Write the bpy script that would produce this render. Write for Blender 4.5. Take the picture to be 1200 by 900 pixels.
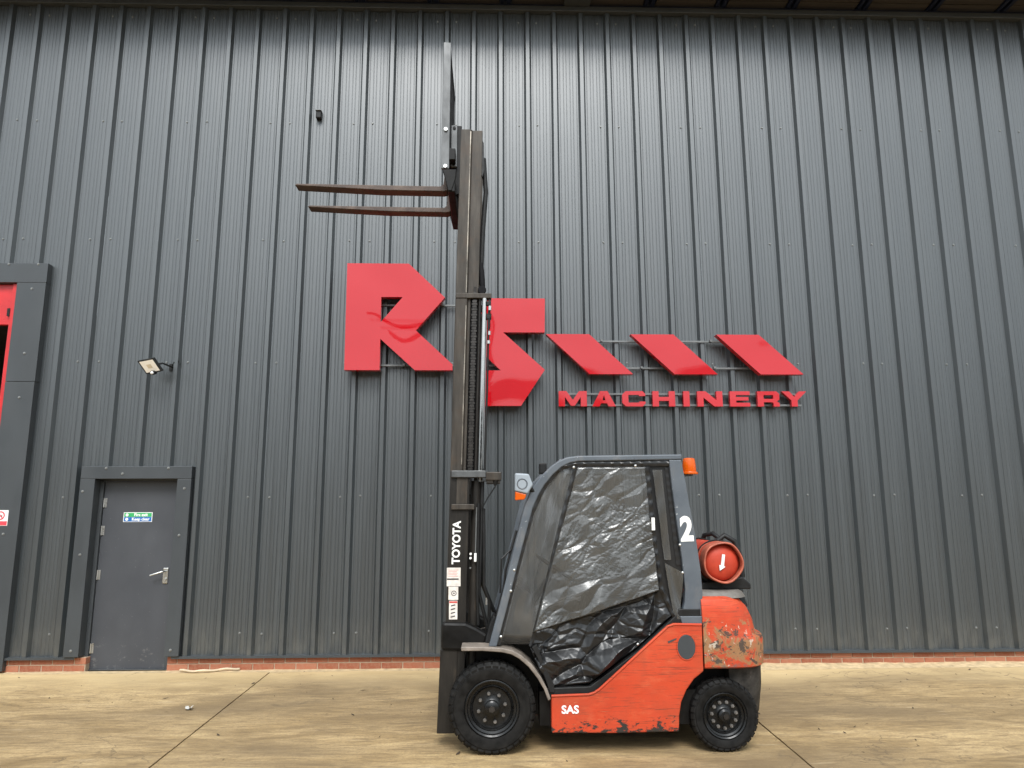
import bpy, math, random
from mathutils import Vector, Matrix, noise
from mathutils.geometry import tessellate_polygon

random.seed(7)
for o in list(bpy.data.objects):
    bpy.data.objects.remove(o)
S = bpy.context.scene
COL = S.collection
R = math.radians

# ------------------------------------------------------------------ camera
cam_d = bpy.data.cameras.new('camera')
cam_d.sensor_width = 36.0
cam_d.lens = 849.7 / 1200 * 36
cam_d.clip_end = 3000
cam = bpy.data.objects.new('camera', cam_d)
COL.objects.link(cam)
PITCH, YAW, ROLL = 0.17536, 0.02870, -0.00328
fw = Vector((math.sin(YAW) * math.cos(PITCH), math.cos(YAW) * math.cos(PITCH), math.sin(PITCH)))
r0 = Vector((math.cos(YAW), -math.sin(YAW), 0))
u0 = r0.cross(fw)
rr = math.cos(ROLL) * r0 + math.sin(ROLL) * u0
uu = -math.sin(ROLL) * r0 + math.cos(ROLL) * u0
m = Matrix((rr, uu, -fw)).transposed().to_4x4()
m.translation = Vector((-0.4398, -8.1599, 1.630))
cam.matrix_world = m
S.camera = cam

# ------------------------------------------------------------------ sky, sun, exposure
SUN_EL, SUN_AZ = 50.0, 181.0        # azimuth clockwise from +Y (the wall lies towards +Y)
w = bpy.data.worlds.new('World')
S.world = w
w.use_nodes = True
nt = w.node_tree
bg = nt.nodes['Background']
sky = nt.nodes.new('ShaderNodeTexSky')
sky.sky_type = 'NISHITA'
sky.sun_disc = False
sky.sun_elevation = R(SUN_EL)
sky.sun_rotation = R(SUN_AZ)
sky.air_density = 1.0
sky.dust_density = 6.0
sky.ozone_density = 1.0
hsv = nt.nodes.new('ShaderNodeHueSaturation')
hsv.inputs['Saturation'].default_value = 0.03
gam = nt.nodes.new('ShaderNodeGamma')          # thin cloud spreads the glow round the sun over the sky
gam.inputs['Gamma'].default_value = 0.46
nt.links.new(sky.outputs[0], gam.inputs['Color'])
nt.links.new(gam.outputs[0], hsv.inputs['Color'])
tint = nt.nodes.new('ShaderNodeMix')
tint.data_type = 'RGBA'; tint.blend_type = 'MULTIPLY'
tint.inputs[0].default_value = 1.0
tint.inputs[7].default_value = (0.91, 1.0, 1.07, 1)
nt.links.new(hsv.outputs[0], tint.inputs[6])
nt.links.new(tint.outputs[2], bg.inputs['Color'])
bg.inputs['Strength'].default_value = 0.15

sun_d = bpy.data.lights.new('sun', 'SUN')
sun_d.energy = 0.65
sun_d.angle = R(24)
sun_d.color = (1.0, 0.97, 0.93)
sun = bpy.data.objects.new('sun', sun_d)
COL.objects.link(sun)
sdir = Vector((math.sin(R(SUN_AZ)) * math.cos(R(SUN_EL)), math.cos(R(SUN_AZ)) * math.cos(R(SUN_EL)), math.sin(R(SUN_EL))))
sun.rotation_euler = (-sdir).to_track_quat('-Z', 'Y').to_euler()
sun.location = (0, -10, 15)

S.view_settings.view_transform = 'Standard'
S.view_settings.look = 'None'
S.view_settings.exposure = 2.3
S.view_settings.gamma = 1.0
S.render.engine = 'CYCLES'
S.render.resolution_x, S.render.resolution_y = 1024, 768

# ------------------------------------------------------------------ materials
class NT:
    def __init__(s, name):
        s.m = bpy.data.materials.new(name)
        s.m.use_nodes = True
        s.t = s.m.node_tree
        s.b = s.t.nodes['Principled BSDF']
        s.out = s.t.nodes['Material Output']
        s.tc = None
    def n(s, typ, **k):
        nd = s.t.nodes.new(typ)
        for a, b in k.items():
            setattr(nd, a, b)
        return nd
    def l(s, a, b):
        s.t.links.new(a, b)
    def coord(s, scale=(1, 1, 1), kind='Object', rot=(0, 0, 0)):
        if s.tc is None:
            s.tc = s.n('ShaderNodeTexCoord')
        mp = s.n('ShaderNodeMapping')
        mp.inputs['Scale'].default_value = scale
        mp.inputs['Rotation'].default_value = rot
        s.l(s.tc.outputs[kind], mp.inputs['Vector'])
        return mp.outputs[0]
    def noise(s, scale, detail=4, rough=0.55, vec=(1, 1, 1), dist=0.0):
        nd = s.n('ShaderNodeTexNoise')
        nd.inputs['Scale'].default_value = scale
        nd.inputs['Detail'].default_value = detail
        nd.inputs['Roughness'].default_value = rough
        nd.inputs['Distortion'].default_value = dist
        s.l(s.coord(vec), nd.inputs['Vector'])
        return nd.outputs['Fac']
    def ramp(s, fac, stops, interp='LINEAR'):
        nd = s.n('ShaderNodeValToRGB')
        cr = nd.color_ramp
        cr.interpolation = interp
        while len(cr.elements) < len(stops):
            cr.elements.new(0.5)
        for e, (p, c) in zip(cr.elements, stops):
            e.position = p
            if not isinstance(c, (tuple, list)):
                c = (c, c, c)
            e.color = (*c[:3], 1)
        s.l(fac, nd.inputs[0])
        return nd.outputs[0]
    def mix(s, fac, a, b, mode='MIX'):
        nd = s.n('ShaderNodeMix', data_type='RGBA', blend_type=mode)
        for sock, v in ((nd.inputs[0], fac), (nd.inputs[6], a), (nd.inputs[7], b)):
            if isinstance(v, (int, float)):
                sock.default_value = v
            elif isinstance(v, (tuple, list)):
                sock.default_value = (*v[:3], 1)
            else:
                s.l(v, sock)
        return nd.outputs[2]
    def math(s, op, a, b=0.0):
        nd = s.n('ShaderNodeMath', operation=op)
        for sock, v in ((nd.inputs[0], a), (nd.inputs[1], b)):
            if isinstance(v, (int, float)):
                sock.default_value = v
            else:
                s.l(v, sock)
        return nd.outputs[0]
    def xyz(s, kind='Object'):
        nd = s.n('ShaderNodeSeparateXYZ')
        s.l(s.coord((1, 1, 1), kind), nd.inputs[0])
        return nd.outputs
    def bump(s, h, strength=0.2, dist=0.01):
        nd = s.n('ShaderNodeBump')
        nd.inputs['Strength'].default_value = strength
        nd.inputs['Distance'].default_value = dist
        s.l(h, nd.inputs['Height'])
        s.l(nd.outputs[0], s.b.inputs['Normal'])
    def set(s, **k):
        for a, v in k.items():
            sock = s.b.inputs[a.replace('_', ' ')]
            if isinstance(v, (tuple, list)):
                sock.default_value = (*v[:3], 1)
            elif isinstance(v, (int, float)):
                sock.default_value = v
            else:
                s.l(v, sock)
        return s

def plain(name, col, rough=0.5, metal=0.0, var=0.15, nscale=6.0, spec=0.5, coat=0.0, vec=(1, 1, 1), rvar=0.1, bump=0.0):
    t = NT(name)
    f = t.noise(nscale, 5, 0.6, vec)
    lo = tuple(c * (1 - var) for c in col)
    hi = tuple(min(1, c * (1 + var)) for c in col)
    t.set(Base_Color=t.ramp(f, [(0.3, lo), (0.7, hi)]), Metallic=metal, Specular_IOR_Level=spec, Coat_Weight=coat)
    t.set(Roughness=t.ramp(t.noise(nscale * 2.3, 4, 0.6, vec), [(0.3, max(0, rough - rvar)), (0.7, min(1, rough + rvar))]))
    if bump:
        t.bump(t.noise(nscale * 12, 3), bump, 0.003)
    return t.m

M = {}
def mat_cladding(name, base, rough, seed):
    t = NT(name)
    # rain streaks run down the sheet, dust gathers near the foot
    streak = t.noise(1.0, 5, 0.65, (14, 1, 0.35))
    cloud = t.noise(0.7, 4, 0.6, (1, 1, 0.6))
    c = t.ramp(streak, [(0.30, tuple(v * 0.82 for v in base)), (0.72, tuple(v * 1.25 for v in base))])
    c = t.mix(t.ramp(cloud, [(0.35, 0.0), (0.75, 0.35)]), c, tuple(v * 1.35 for v in base))
    specks = t.ramp(t.noise(42, 2, 0.5), [(0.765, 0.0), (0.80, 0.45)])
    c = t.mix(specks, c, (0.22, 0.23, 0.22))
    z = t.xyz()[2]
    foot = t.math('MULTIPLY', t.ramp(z, [(0.13, 0.9), (0.55, 0.0)]), t.ramp(t.noise(3.0, 6, 0.7, (3, 1, 1.2)), [(0.40, 0.0), (0.68, 0.6)]))
    c = t.mix(foot, c, (0.12, 0.115, 0.098))
    oi = t.n('ShaderNodeObjectInfo')
    c = t.mix(1.0, c, t.ramp(oi.outputs['Random'], [(0.0, 0.86), (1.0, 1.0)]), 'MULTIPLY')
    t.set(Base_Color=c, Specular_IOR_Level=1.0, Coat_Weight=0.55, Coat_Roughness=0.40)
    t.set(Roughness=t.ramp(streak, [(0.3, rough - 0.06), (0.75, rough + 0.08)]))
    t.bump(t.noise(1.6, 2, 0.4, (1.5, 1, 0.5)), 0.5, 0.012)
    return t.m
M['clad'] = mat_cladding('dark_grey_cladding', (0.0215, 0.0275, 0.0305), 0.40, 1)
M['trim'] = plain('grey_trim', (0.040, 0.045, 0.049), 0.45, var=0.12, nscale=2.5, vec=(1, 1, 0.4))
t = NT('door_paint')
c = t.ramp(t.noise(3, 5, 0.6, (1, 1, 0.5)), [(0.3, (0.040, 0.043, 0.050)), (0.7, (0.052, 0.055, 0.062))])
z = t.xyz()[2]
low = t.math('ADD', t.noise(11, 6, 0.75, (1, 1, 1.4)), t.math('MULTIPLY', t.math('SUBTRACT', 0.55, z), 0.16))
c = t.mix(t.ramp(low, [(0.66, 0.0), (0.72, 0.5)]), c, (0.15, 0.15, 0.145))
c = t.mix(t.ramp(t.noise(60, 2, 0.5), [(0.74, 0.0), (0.77, 0.6)]), c, (0.20, 0.20, 0.19))
t.set(Base_Color=c, Roughness=t.ramp(t.noise(5, 5, 0.6), [(0.3, 0.42), (0.7, 0.6)]))
M['door'] = t.m
M['steel'] = plain('brushed_steel', (0.55, 0.55, 0.53), 0.32, metal=0.9, var=0.1)
M['galv'] = plain('galvanised', (0.15, 0.155, 0.155), 0.5, metal=0.5, var=0.15, nscale=20)
M['dark'] = plain('dark_interior', (0.008, 0.008, 0.009), 0.7, spec=0.12)
M['shed'] = plain('dim_interior', (0.035, 0.03, 0.027), 0.8, var=0.4)
M['redpaint'] = plain('red_frame', (0.48, 0.018, 0.020), 0.35, var=0.15)
M['whitescrew'] = plain('screw_head', (0.20, 0.205, 0.20), 0.4, metal=0.3, var=0.25, nscale=50)

t = NT('soffit_brown')
f = t.noise(2, 5, 0.6, (0.6, 14, 1))
t.set(Base_Color=t.ramp(f, [(0.3, (0.030, 0.026, 0.022)), (0.7, (0.055, 0.045, 0.036))]), Roughness=0.5)
M['soffit'] = t.m
M['navy'] = plain('navy_steel', (0.006, 0.010, 0.028), 0.5)

t = NT('brick')
oi = t.n('ShaderNodeObjectInfo')
c = t.ramp(oi.outputs['Random'], [(0.0, (0.24, 0.070, 0.034)), (0.5, (0.30, 0.095, 0.048)), (1.0, (0.36, 0.135, 0.075))])
c = t.mix(t.ramp(t.noise(30, 5, 0.7), [(0.4, 0.0), (0.75, 0.6)]), c, (0.33, 0.19, 0.12))
t.set(Base_Color=c, Roughness=0.9)
t.bump(t.noise(160, 3), 0.4, 0.003)
M['brick'] = t.m
M['mortar'] = plain('mortar', (0.36, 0.27, 0.19), 0.95, nscale=40, bump=0.3)

# concrete yard: tan, streaked along the wall, dark tyre smears, pale dust by the wall
t = NT('yard_concrete')
fine = t.noise(10, 7, 0.74, (0.55, 2.6, 1), 0.6)
mid = t.noise(1.2, 7, 0.66, (0.7, 1.9, 1), 1.2)
big = t.noise(0.38, 5, 0.6, (0.7, 1.5, 1), 0.8)
c = t.ramp(mid, [(0.30, (0.215, 0.142, 0.062)), (0.48, (0.375, 0.262, 0.126)), (0.68, (0.530, 0.385, 0.198))])
c = t.mix(t.ramp(fine, [(0.36, 0.75), (0.54, 0.0)]), c, (0.165, 0.110, 0.056))
c = t.mix(t.ramp(t.noise(48, 4, 0.7), [(0.36, 0.5), (0.56, 0.0)]), c, (0.20, 0.145, 0.085))
c = t.mix(t.ramp(big, [(0.40, 0.0), (0.58, 0.80)]), c, (0.165, 0.116, 0.064))
# damp and oil stains
st = t.noise(1.7, 6, 0.65, (0.9, 1.3, 1), 1.5)
c = t.mix(t.ramp(st, [(0.62, 0.0), (0.74, 0.6)]), c, (0.110, 0.080, 0.050))
y = t.xyz()[1]
edge = t.math('ADD', y, t.math('MULTIPLY', t.math('SUBTRACT', t.noise(0.8, 5, 0.6, (0.7, 1, 1)), 0.5), 1.6))
e2 = t.math('MULTIPLY', t.math('ADD', edge, 1.5), 0.62)
c = t.mix(t.ramp(e2, [(0.30, 0.0), (0.85, 0.78)]), c, (0.60, 0.445, 0.235))
vo = t.n('ShaderNodeTexVoronoi', feature='DISTANCE_TO_EDGE')
vo.inputs['Scale'].default_value = 0.55
wv = t.n('ShaderNodeVectorMath', operation='ADD')
nz = t.n('ShaderNodeTexNoise'); nz.inputs['Scale'].default_value = 2.5; nz.inputs['Detail'].default_value = 6
t.l(t.coord(), nz.inputs['Vector'])
t.l(t.coord(), wv.inputs[0]); t.l(nz.outputs['Color'], wv.inputs[1])
t.l(wv.outputs[0], vo.inputs['Vector'])
crk = t.math('MULTIPLY', t.ramp(vo.outputs['Distance'], [(0.0, 1.0), (0.006, 0.0)]), t.ramp(t.noise(0.9, 3), [(0.5, 0.0), (0.6, 0.7)]))
c = t.mix(crk, c, (0.10, 0.072, 0.045))
sp = t.noise(75, 2, 0.5)
c = t.mix(t.ramp(sp, [(0.70, 0.0), (0.74, 0.7)]), c, (0.08, 0.058, 0.040))
scr = t.noise(10, 5, 0.75, (0.16, 2.4, 1), 0.6)
c = t.mix(t.ramp(scr, [(0.60, 0.0), (0.70, 0.45)]), c, (0.60, 0.48, 0.31))
c = t.mix(t.ramp(scr, [(0.28, 0.45), (0.38, 0.0)]), c, (0.14, 0.10, 0.058))
t.set(Base_Color=c, Roughness=t.ramp(mid, [(0.3, 0.5), (0.7, 0.8)]), Specular_IOR_Level=0.35)
t.bump(t.math('ADD', t.noise(90, 5, 0.7), t.math('MULTIPLY', fine, 1.5)), 0.35, 0.006)
M['concrete'] = t.m
M['joint'] = plain('joint_filler', (0.17, 0.12, 0.072), 0.95, nscale=8, var=0.5)

t = NT('red_acrylic')
t.set(Base_Color=(0.44, 0.003, 0.008), Roughness=0.04, Specular_IOR_Level=0.45, Coat_Weight=0.30, Coat_Roughness=0.03)
t.bump(t.noise(1.5, 1, 0.3), 0.8, 0.05)
M['redsign'] = t.m
M['black'] = plain('black_paint', (0.007, 0.0066, 0.0062), 0.42, var=0.5, nscale=9, spec=0.16)
M['blackplastic'] = plain('black_plastic', (0.012, 0.012, 0.012), 0.5, var=0.3, nscale=14, spec=0.25)
M['rubber'] = plain('tyre_rubber', (0.0085, 0.008, 0.0075), 0.58, var=0.7, nscale=16, bump=0.25, spec=0.16)

t = NT('worn_mast_steel')
f = t.noise(5, 6, 0.65, (4, 4, 0.5))
c = t.ramp(f, [(0.25, (0.017, 0.014, 0.011)), (0.5, (0.044, 0.037, 0.030)), (0.75, (0.078, 0.068, 0.056))])
c = t.mix(t.ramp(t.noise(9, 5, 0.7), [(0.5, 0.0), (0.72, 0.8)]), c, (0.055, 0.038, 0.026))
t.set(Base_Color=c, Roughness=0.5, Metallic=0.2, Specular_IOR_Level=0.3)
M['mast'] = t.m
t = NT('mast_black_greasy')
f = t.noise(6, 6, 0.65, (3, 3, 0.5))
t.set(Base_Color=t.ramp(f, [(0.35, (0.010, 0.009, 0.008)), (0.62, (0.022, 0.019, 0.016)), (0.8, (0.07, 0.052, 0.036))]), Roughness=0.42, Specular_IOR_Level=0.25)
M['mastblack'] = t.m
M['brightsteel'] = plain('polished_edge', (0.20, 0.175, 0.145), 0.36, metal=0.6, var=0.8)
M['rimblack'] = plain('rim_black', (0.007, 0.007, 0.007), 0.28, var=0.5, nscale=12, spec=0.32)
M['nut'] = plain('greasy_nut', (0.16, 0.15, 0.14), 0.4, metal=0.5, var=0.4, nscale=30)
M['chrome'] = plain('chrome_rod', (0.42, 0.41, 0.39), 0.16, metal=1.0, var=0.05)
M['chain'] = plain('greasy_chain', (0.035, 0.031, 0.028), 0.38, metal=0.5, var=0.5, nscale=30)
t = NT('fork_steel')
f = t.noise(7, 6, 0.7, (1, 2, 2))
t.set(Base_Color=t.ramp(f, [(0.3, (0.030, 0.018, 0.014)), (0.55, (0.070, 0.046, 0.034)), (0.75, (0.12, 0.084, 0.062))]), Roughness=0.5, Metallic=0.3)
M['fork'] = t.m
M['backplate'] = plain('scuffed_grey_steel', (0.085, 0.088, 0.09), 0.45, metal=0.25, var=0.3, nscale=8, vec=(1, 1, 0.5))

def mat_orange(name, heavy):
    t = NT(name)
    x, y_, z = t.xyz()[0], None, t.xyz()[2]
    c = t.ramp(t.noise(3, 4, 0.5), [(0.3, (0.43, 0.044, 0.015)), (0.7, (0.50, 0.062, 0.023))])
    # sun-faded, rubbed paint
    c = t.mix(t.ramp(t.noise(6, 6, 0.7, (1.2, 1, 3)), [(0.52, 0.0), (0.8, 0.45)]), c, (0.55, 0.15, 0.065))
    c = t.mix(t.ramp(t.noise(2.2, 6, 0.7, (1, 1, 0.7), 0.8), [(0.46, 0.0), (0.72, 0.42)]), c, (0.20, 0.060, 0.030))
    # long rubbing scratches along the side
    s1 = t.noise(5, 7, 0.75, (0.9, 1, 26))
    s2 = t.noise(2.0, 3, 0.5)
    scr = t.math('MULTIPLY', t.ramp(s1, [(0.55, 0.0), (0.62, 1.0)]), t.ramp(s2, [(0.42, 0.0), (0.58, 0.9)]))
    c = t.mix(scr, c, (0.13, 0.040, 0.022))
    s3 = t.noise(7, 6, 0.7, (0.7, 1, 22))
    scr2 = t.math('MULTIPLY', t.ramp(s3, [(0.62, 0.0), (0.69, 1.0)]), t.ramp(t.noise(1.6, 3, 0.5, (1, 1, 2)), [(0.5, 0.0), (0.62, 0.8)]))
    c = t.mix(scr2, c, (0.55, 0.40, 0.22))
    # chips along the bottom edge
    chips = t.math('ADD', t.noise(15, 7, 0.75, (0.8, 1, 1.6)), t.math('MULTIPLY', t.math('SUBTRACT', 0.32, z), 1.25))
    cm = t.ramp(chips, [(0.685, 0.0), (0.72, 1.0)])
    c = t.mix(cm, c, (0.030, 0.026, 0.022))
    if heavy:
        # bare primer, filler and rust where the rear corner has been knocked
        n1 = t.noise(6, 7, 0.75, (1, 1, 1), 0.8)
        band = t.math('SUBTRACT', 1.0, t.math('MULTIPLY', t.math('ABSOLUTE', t.math('SUBTRACT', z, 0.69)), 3.6))
        v = t.math('ADD', n1, t.math('MULTIPLY', band, 0.20))
        c = t.mix(t.ramp(v, [(0.63, 0.0), (0.69, 0.85)]), c, (0.24, 0.15, 0.070))
        c = t.mix(t.ramp(t.math('ADD', t.noise(9, 7, 0.75, (1, 1, 1.3), 0.5), t.math('MULTIPLY', band, 0.16)), [(0.65, 0.0), (0.68, 0.95)]), c, (0.060, 0.045, 0.036))
        c = t.mix(t.ramp(t.math('ADD', t.noise(17, 6, 0.7), t.math('MULTIPLY', band, 0.12)), [(0.70, 0.0), (0.72, 0.85)]), c, (0.45, 0.38, 0.30))
        low = t.ramp(t.math('ADD', t.noise(8, 5, 0.7), t.math('MULTIPLY', t.math('SUBTRACT', 0.60, z), 1.6)), [(0.60, 0.0), (0.72, 0.9)])
        c = t.mix(low, c, (0.10, 0.09, 0.08))
    t.set(Base_Color=c, Roughness=t.ramp(t.noise(8, 5, 0.6), [(0.3, 0.42), (0.7, 0.65)]), Specular_IOR_Level=0.25)
    t.bump(t.noise(14, 5, 0.6, (0.6, 1, 2)), 0.12 if not heavy else 0.3, 0.006)
    return t.m
M['orange'] = mat_orange('orange_paint_scuffed', False)
M['cw'] = mat_orange('orange_paint_battered', True)
t = NT('grey_cab_paint')
c = t.ramp(t.noise(5, 5, 0.6), [(0.3, (0.068, 0.080, 0.095)), (0.7, (0.098, 0.112, 0.128))])
c = t.mix(t.ramp(t.noise(38, 3, 0.6), [(0.70, 0.0), (0.735, 0.8)]), c, (0.42, 0.43, 0.43))
c = t.mix(t.ramp(t.noise(7, 6, 0.7, (1, 1, 0.6)), [(0.55, 0.0), (0.8, 0.5)]), c, (0.20, 0.18, 0.16))
t.set(Base_Color=c, Roughness=0.42)
M['cab'] = t.m
t = NT('scraped_black_casting')
c = t.ramp(t.noise(9, 6, 0.7), [(0.4, (0.014, 0.013, 0.012)), (0.62, (0.05, 0.045, 0.04)), (0.75, (0.20, 0.17, 0.15))])
t.set(Base_Color=c, Roughness=0.6, Specular_IOR_Level=0.25)
M['scraped'] = t.m
M['lightgrey'] = plain('light_grey_plastic', (0.25, 0.28, 0.31), 0.4, var=0.12)
M['fender'] = plain('scuffed_fender', (0.18, 0.15, 0.125), 0.55, var=0.45, nscale=9)
M['dullgrey'] = plain('dull_grey_cover', (0.12, 0.108, 0.095), 0.6, var=0.4, nscale=8)
M['amber'] = NT('amber_lens').set(Base_Color=(0.80, 0.13, 0.004), Roughness=0.25, Transmission_Weight=0.35, Specular_IOR_Level=0.3).m
M['lens'] = NT('headlamp_glass').set(Base_Color=(0.55, 0.57, 0.6), Roughness=0.08, Metallic=0.6).m
M['white'] = plain('white_marking', (0.78, 0.77, 0.74), 0.5, var=0.06, nscale=20)
M['offwhite'] = plain('worn_label_paper', (0.62, 0.57, 0.52), 0.55, var=0.2, nscale=28)
M['inkred'] = plain('red_ink', (0.55, 0.06, 0.05), 0.5)
M['inkdark'] = plain('dark_ink', (0.05, 0.045, 0.045), 0.5)
M['tankred'] = plain('gas_bottle_red', (0.42, 0.048, 0.024), 0.5, var=0.25, nscale=5, spec=0.25)
M['tankrim'] = plain('gas_bottle_rim', (0.36, 0.09, 0.05), 0.55, var=0.35, nscale=12)
M['signgreen'] = plain('sign_green', (0.03, 0.33, 0.10), 0.4, var=0.05)
M['signblue'] = plain('sign_blue', (0.01, 0.12, 0.38), 0.4, var=0.05)
M['signred'] = plain('sign_red', (0.66, 0.05, 0.07), 0.4, var=0.05)
M['led'] = plain('lamp_diffuser', (0.74, 0.67, 0.57), 0.35, var=0.06)
M['wood'] = plain('pale_timber', (0.50, 0.40, 0.27), 0.7, var=0.2, nscale=8)
M['silt'] = plain('dry_silt', (0.46, 0.345, 0.20), 0.9, var=0.3, nscale=14, bump=0.4)
M['paper'] = plain('scrap_paper', (0.42, 0.41, 0.38), 0.7)
M['litter'] = plain('dead_leaf', (0.045, 0.030, 0.018), 0.8, var=0.5)

def mat_plastic(name, haze, col, rough, alpha_lo, alpha_hi):
    t = NT(name)
    t.set(Base_Color=t.ramp(t.noise(4, 5, 0.6), [(0.3, tuple(v * 0.75 for v in col)), (0.7, col)]), Roughness=rough, Specular_IOR_Level=0.9,
          Coat_Weight=0.35, Coat_Roughness=0.12)
    t.set(Alpha=t.ramp(t.noise(2.4, 5, 0.6), [(0.35, alpha_lo), (0.65, alpha_hi)]))
    return t.m
M['clear'] = mat_plastic('smoky_clear_plastic', 0.3, (0.080, 0.078, 0.072), 0.28, 0.50, 0.76)
M['clearthin'] = mat_plastic('thin_clear_plastic', 0.3, (0.125, 0.122, 0.115), 0.16, 0.28, 0.60)
t = NT('black_vinyl')
t.set(Base_Color=(0.012, 0.012, 0.0125), Roughness=0.33, Specular_IOR_Level=0.5)
t.bump(t.noise(240, 2), 0.15, 0.001)
M['vinyl'] = t.m
M['seat'] = plain('seat_vinyl', (0.02, 0.02, 0.02), 0.5)

# ------------------------------------------------------------------ mesh helpers
class MB:
    def __init__(s):
        s.v, s.f = [], []
    def add(s, vs, fs):
        o = len(s.v)
        s.v += [tuple(p) for p in vs]
        s.f += [tuple(i + o for i in f) for f in fs]
        return s
    def box(s, x0, x1, y0, y1, z0, z1):
        x0, x1 = sorted((x0, x1)); y0, y1 = sorted((y0, y1)); z0, z1 = sorted((z0, z1))
        return s.add([(x0, y0, z0), (x1, y0, z0), (x1, y1, z0), (x0, y1, z0), (x0, y0, z1), (x1, y0, z1), (x1, y1, z1), (x0, y1, z1)],
                     [(0, 3, 2, 1), (4, 5, 6, 7), (0, 1, 5, 4), (1, 2, 6, 5), (2, 3, 7, 6), (3, 0, 4, 7)])
    def prism(s, poly, y0, y1, holes=()):
        """poly in (x, z), extruded from y0 (towards the camera) to y1"""
        def area(q):
            return sum(q[i][0] * q[(i + 1) % len(q)][1] - q[(i + 1) % len(q)][0] * q[i][1] for i in range(len(q)))
        poly = list(poly)
        if area(poly) < 0:
            poly.reverse()
        hs = []
        for h in holes:
            h = list(h)
            if area(h) > 0:
                h.reverse()
            hs.append(h)
        loops = [poly] + hs
        flat = [p for lp in loops for p in lp]
        n = len(flat)
        vs = [(x, y0, z) for x, z in flat] + [(x, y1, z) for x, z in flat]
        fs = []
        if hs:
            tris = tessellate_polygon([[Vector((x, z, 0)) for x, z in lp] for lp in loops])
            for a, b, c in tris:
                pa, pb, pc = flat[a], flat[b], flat[c]
                cr = (pb[0] - pa[0]) * (pc[1] - pa[1]) - (pc[0] - pa[0]) * (pb[1] - pa[1])
                if cr < 0:
                    b, c = c, b
                fs.append((a, b, c)); fs.append((a + n, c + n, b + n))
        else:
            fs.append(tuple(range(n)))
            fs.append(tuple(range(2 * n - 1, n - 1, -1)))
        o = 0
        for lp in loops:
            k = len(lp)
            for i in range(k):
                j = (i + 1) % k
                fs.append((o + j, o + i, o + i + n, o + j + n))
            o += k
        return s.add(vs, fs)
    def cyl(s, p0, p1, r, n=16, r1=None, caps=True):
        p0, p1 = Vector(p0), Vector(p1)
        r1 = r if r1 is None else r1
        d = (p1 - p0).normalized()
        a = d.orthogonal().normalized(); b = d.cross(a)
        vs = []
        for p, q in ((p0, r), (p1, r1)):
            for i in range(n):
                t = 2 * math.pi * i / n
                vs.append(p + (a * math.cos(t) + b * math.sin(t)) * q)
        fs = [(i, (i + 1) % n, n + (i + 1) % n, n + i) for i in range(n)]
        if caps:
            fs += [tuple(range(n - 1, -1, -1)), tuple(range(n, 2 * n))]
        return s.add(vs, fs)
    def tube(s, pts, r, n=8):
        pts = [Vector(p) for p in pts]
        vs, fs = [], []
        a = None
        for i, p in enumerate(pts):
            d = (pts[min(i + 1, len(pts) - 1)] - pts[max(i - 1, 0)]).normalized()
            a = d.orthogonal().normalized() if a is None else (a - d * a.dot(d)).normalized()
            b = d.cross(a)
            for k in range(n):
                t = 2 * math.pi * k / n
                vs.append(p + (a * math.cos(t) + b * math.sin(t)) * r)
        for i in range(len(pts) - 1):
            for k in range(n):
                k2 = (k + 1) % n
                fs.append((i * n + k, i * n + k2, (i + 1) * n + k2, (i + 1) * n + k))
        fs += [tuple(range(n - 1, -1, -1)), tuple(range((len(pts) - 1) * n, len(pts) * n))]
        return s.add(vs, fs)
    def lathe(s, prof, c, n=48):
        """profile (radius, offset along +y) turned about the y axis through c"""
        vs, fs = [], []
        k = len(prof)
        for i in range(n):
            t = 2 * math.pi * i / n
            for r, o in prof:
                vs.append((c[0] + r * math.cos(t), c[1] + o, c[2] + r * math.sin(t)))
        for i in range(n):
            j = (i + 1) % n
            for q in range(k - 1):
                fs.append((i * k + q, i * k + q + 1, j * k + q + 1, j * k + q))
        return s.add(vs, fs)
    def build(s, name, mat, parent=None, smooth=None, bevel=0.0, shear=None, seg=2):
        me = bpy.data.meshes.new(name)
        vs = s.v
        if shear:
            k, z0 = shear
            vs = [(x + (z - z0) * k, y, z) for x, y, z in vs]
        me.from_pydata(vs, [], s.f)
        me.validate(clean_customdata=False)
        me.update()
        o = bpy.data.objects.new(name, me)
        COL.objects.link(o)
        me.materials.append(M[mat] if isinstance(mat, str) else mat)
        if parent is not None:
            attach(o, parent)
        if bevel:
            bv = o.modifiers.new('bevel', 'BEVEL')
            bv.width = bevel; bv.segments = seg; bv.limit_method = 'ANGLE'; bv.angle_limit = R(32)
            bv.harden_normals = False
        if smooth:
            me.polygons.foreach_set('use_smooth', [True] * len(me.polygons))
            if smooth < 179:
                me.set_sharp_from_angle(angle=R(smooth))
        return o

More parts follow.
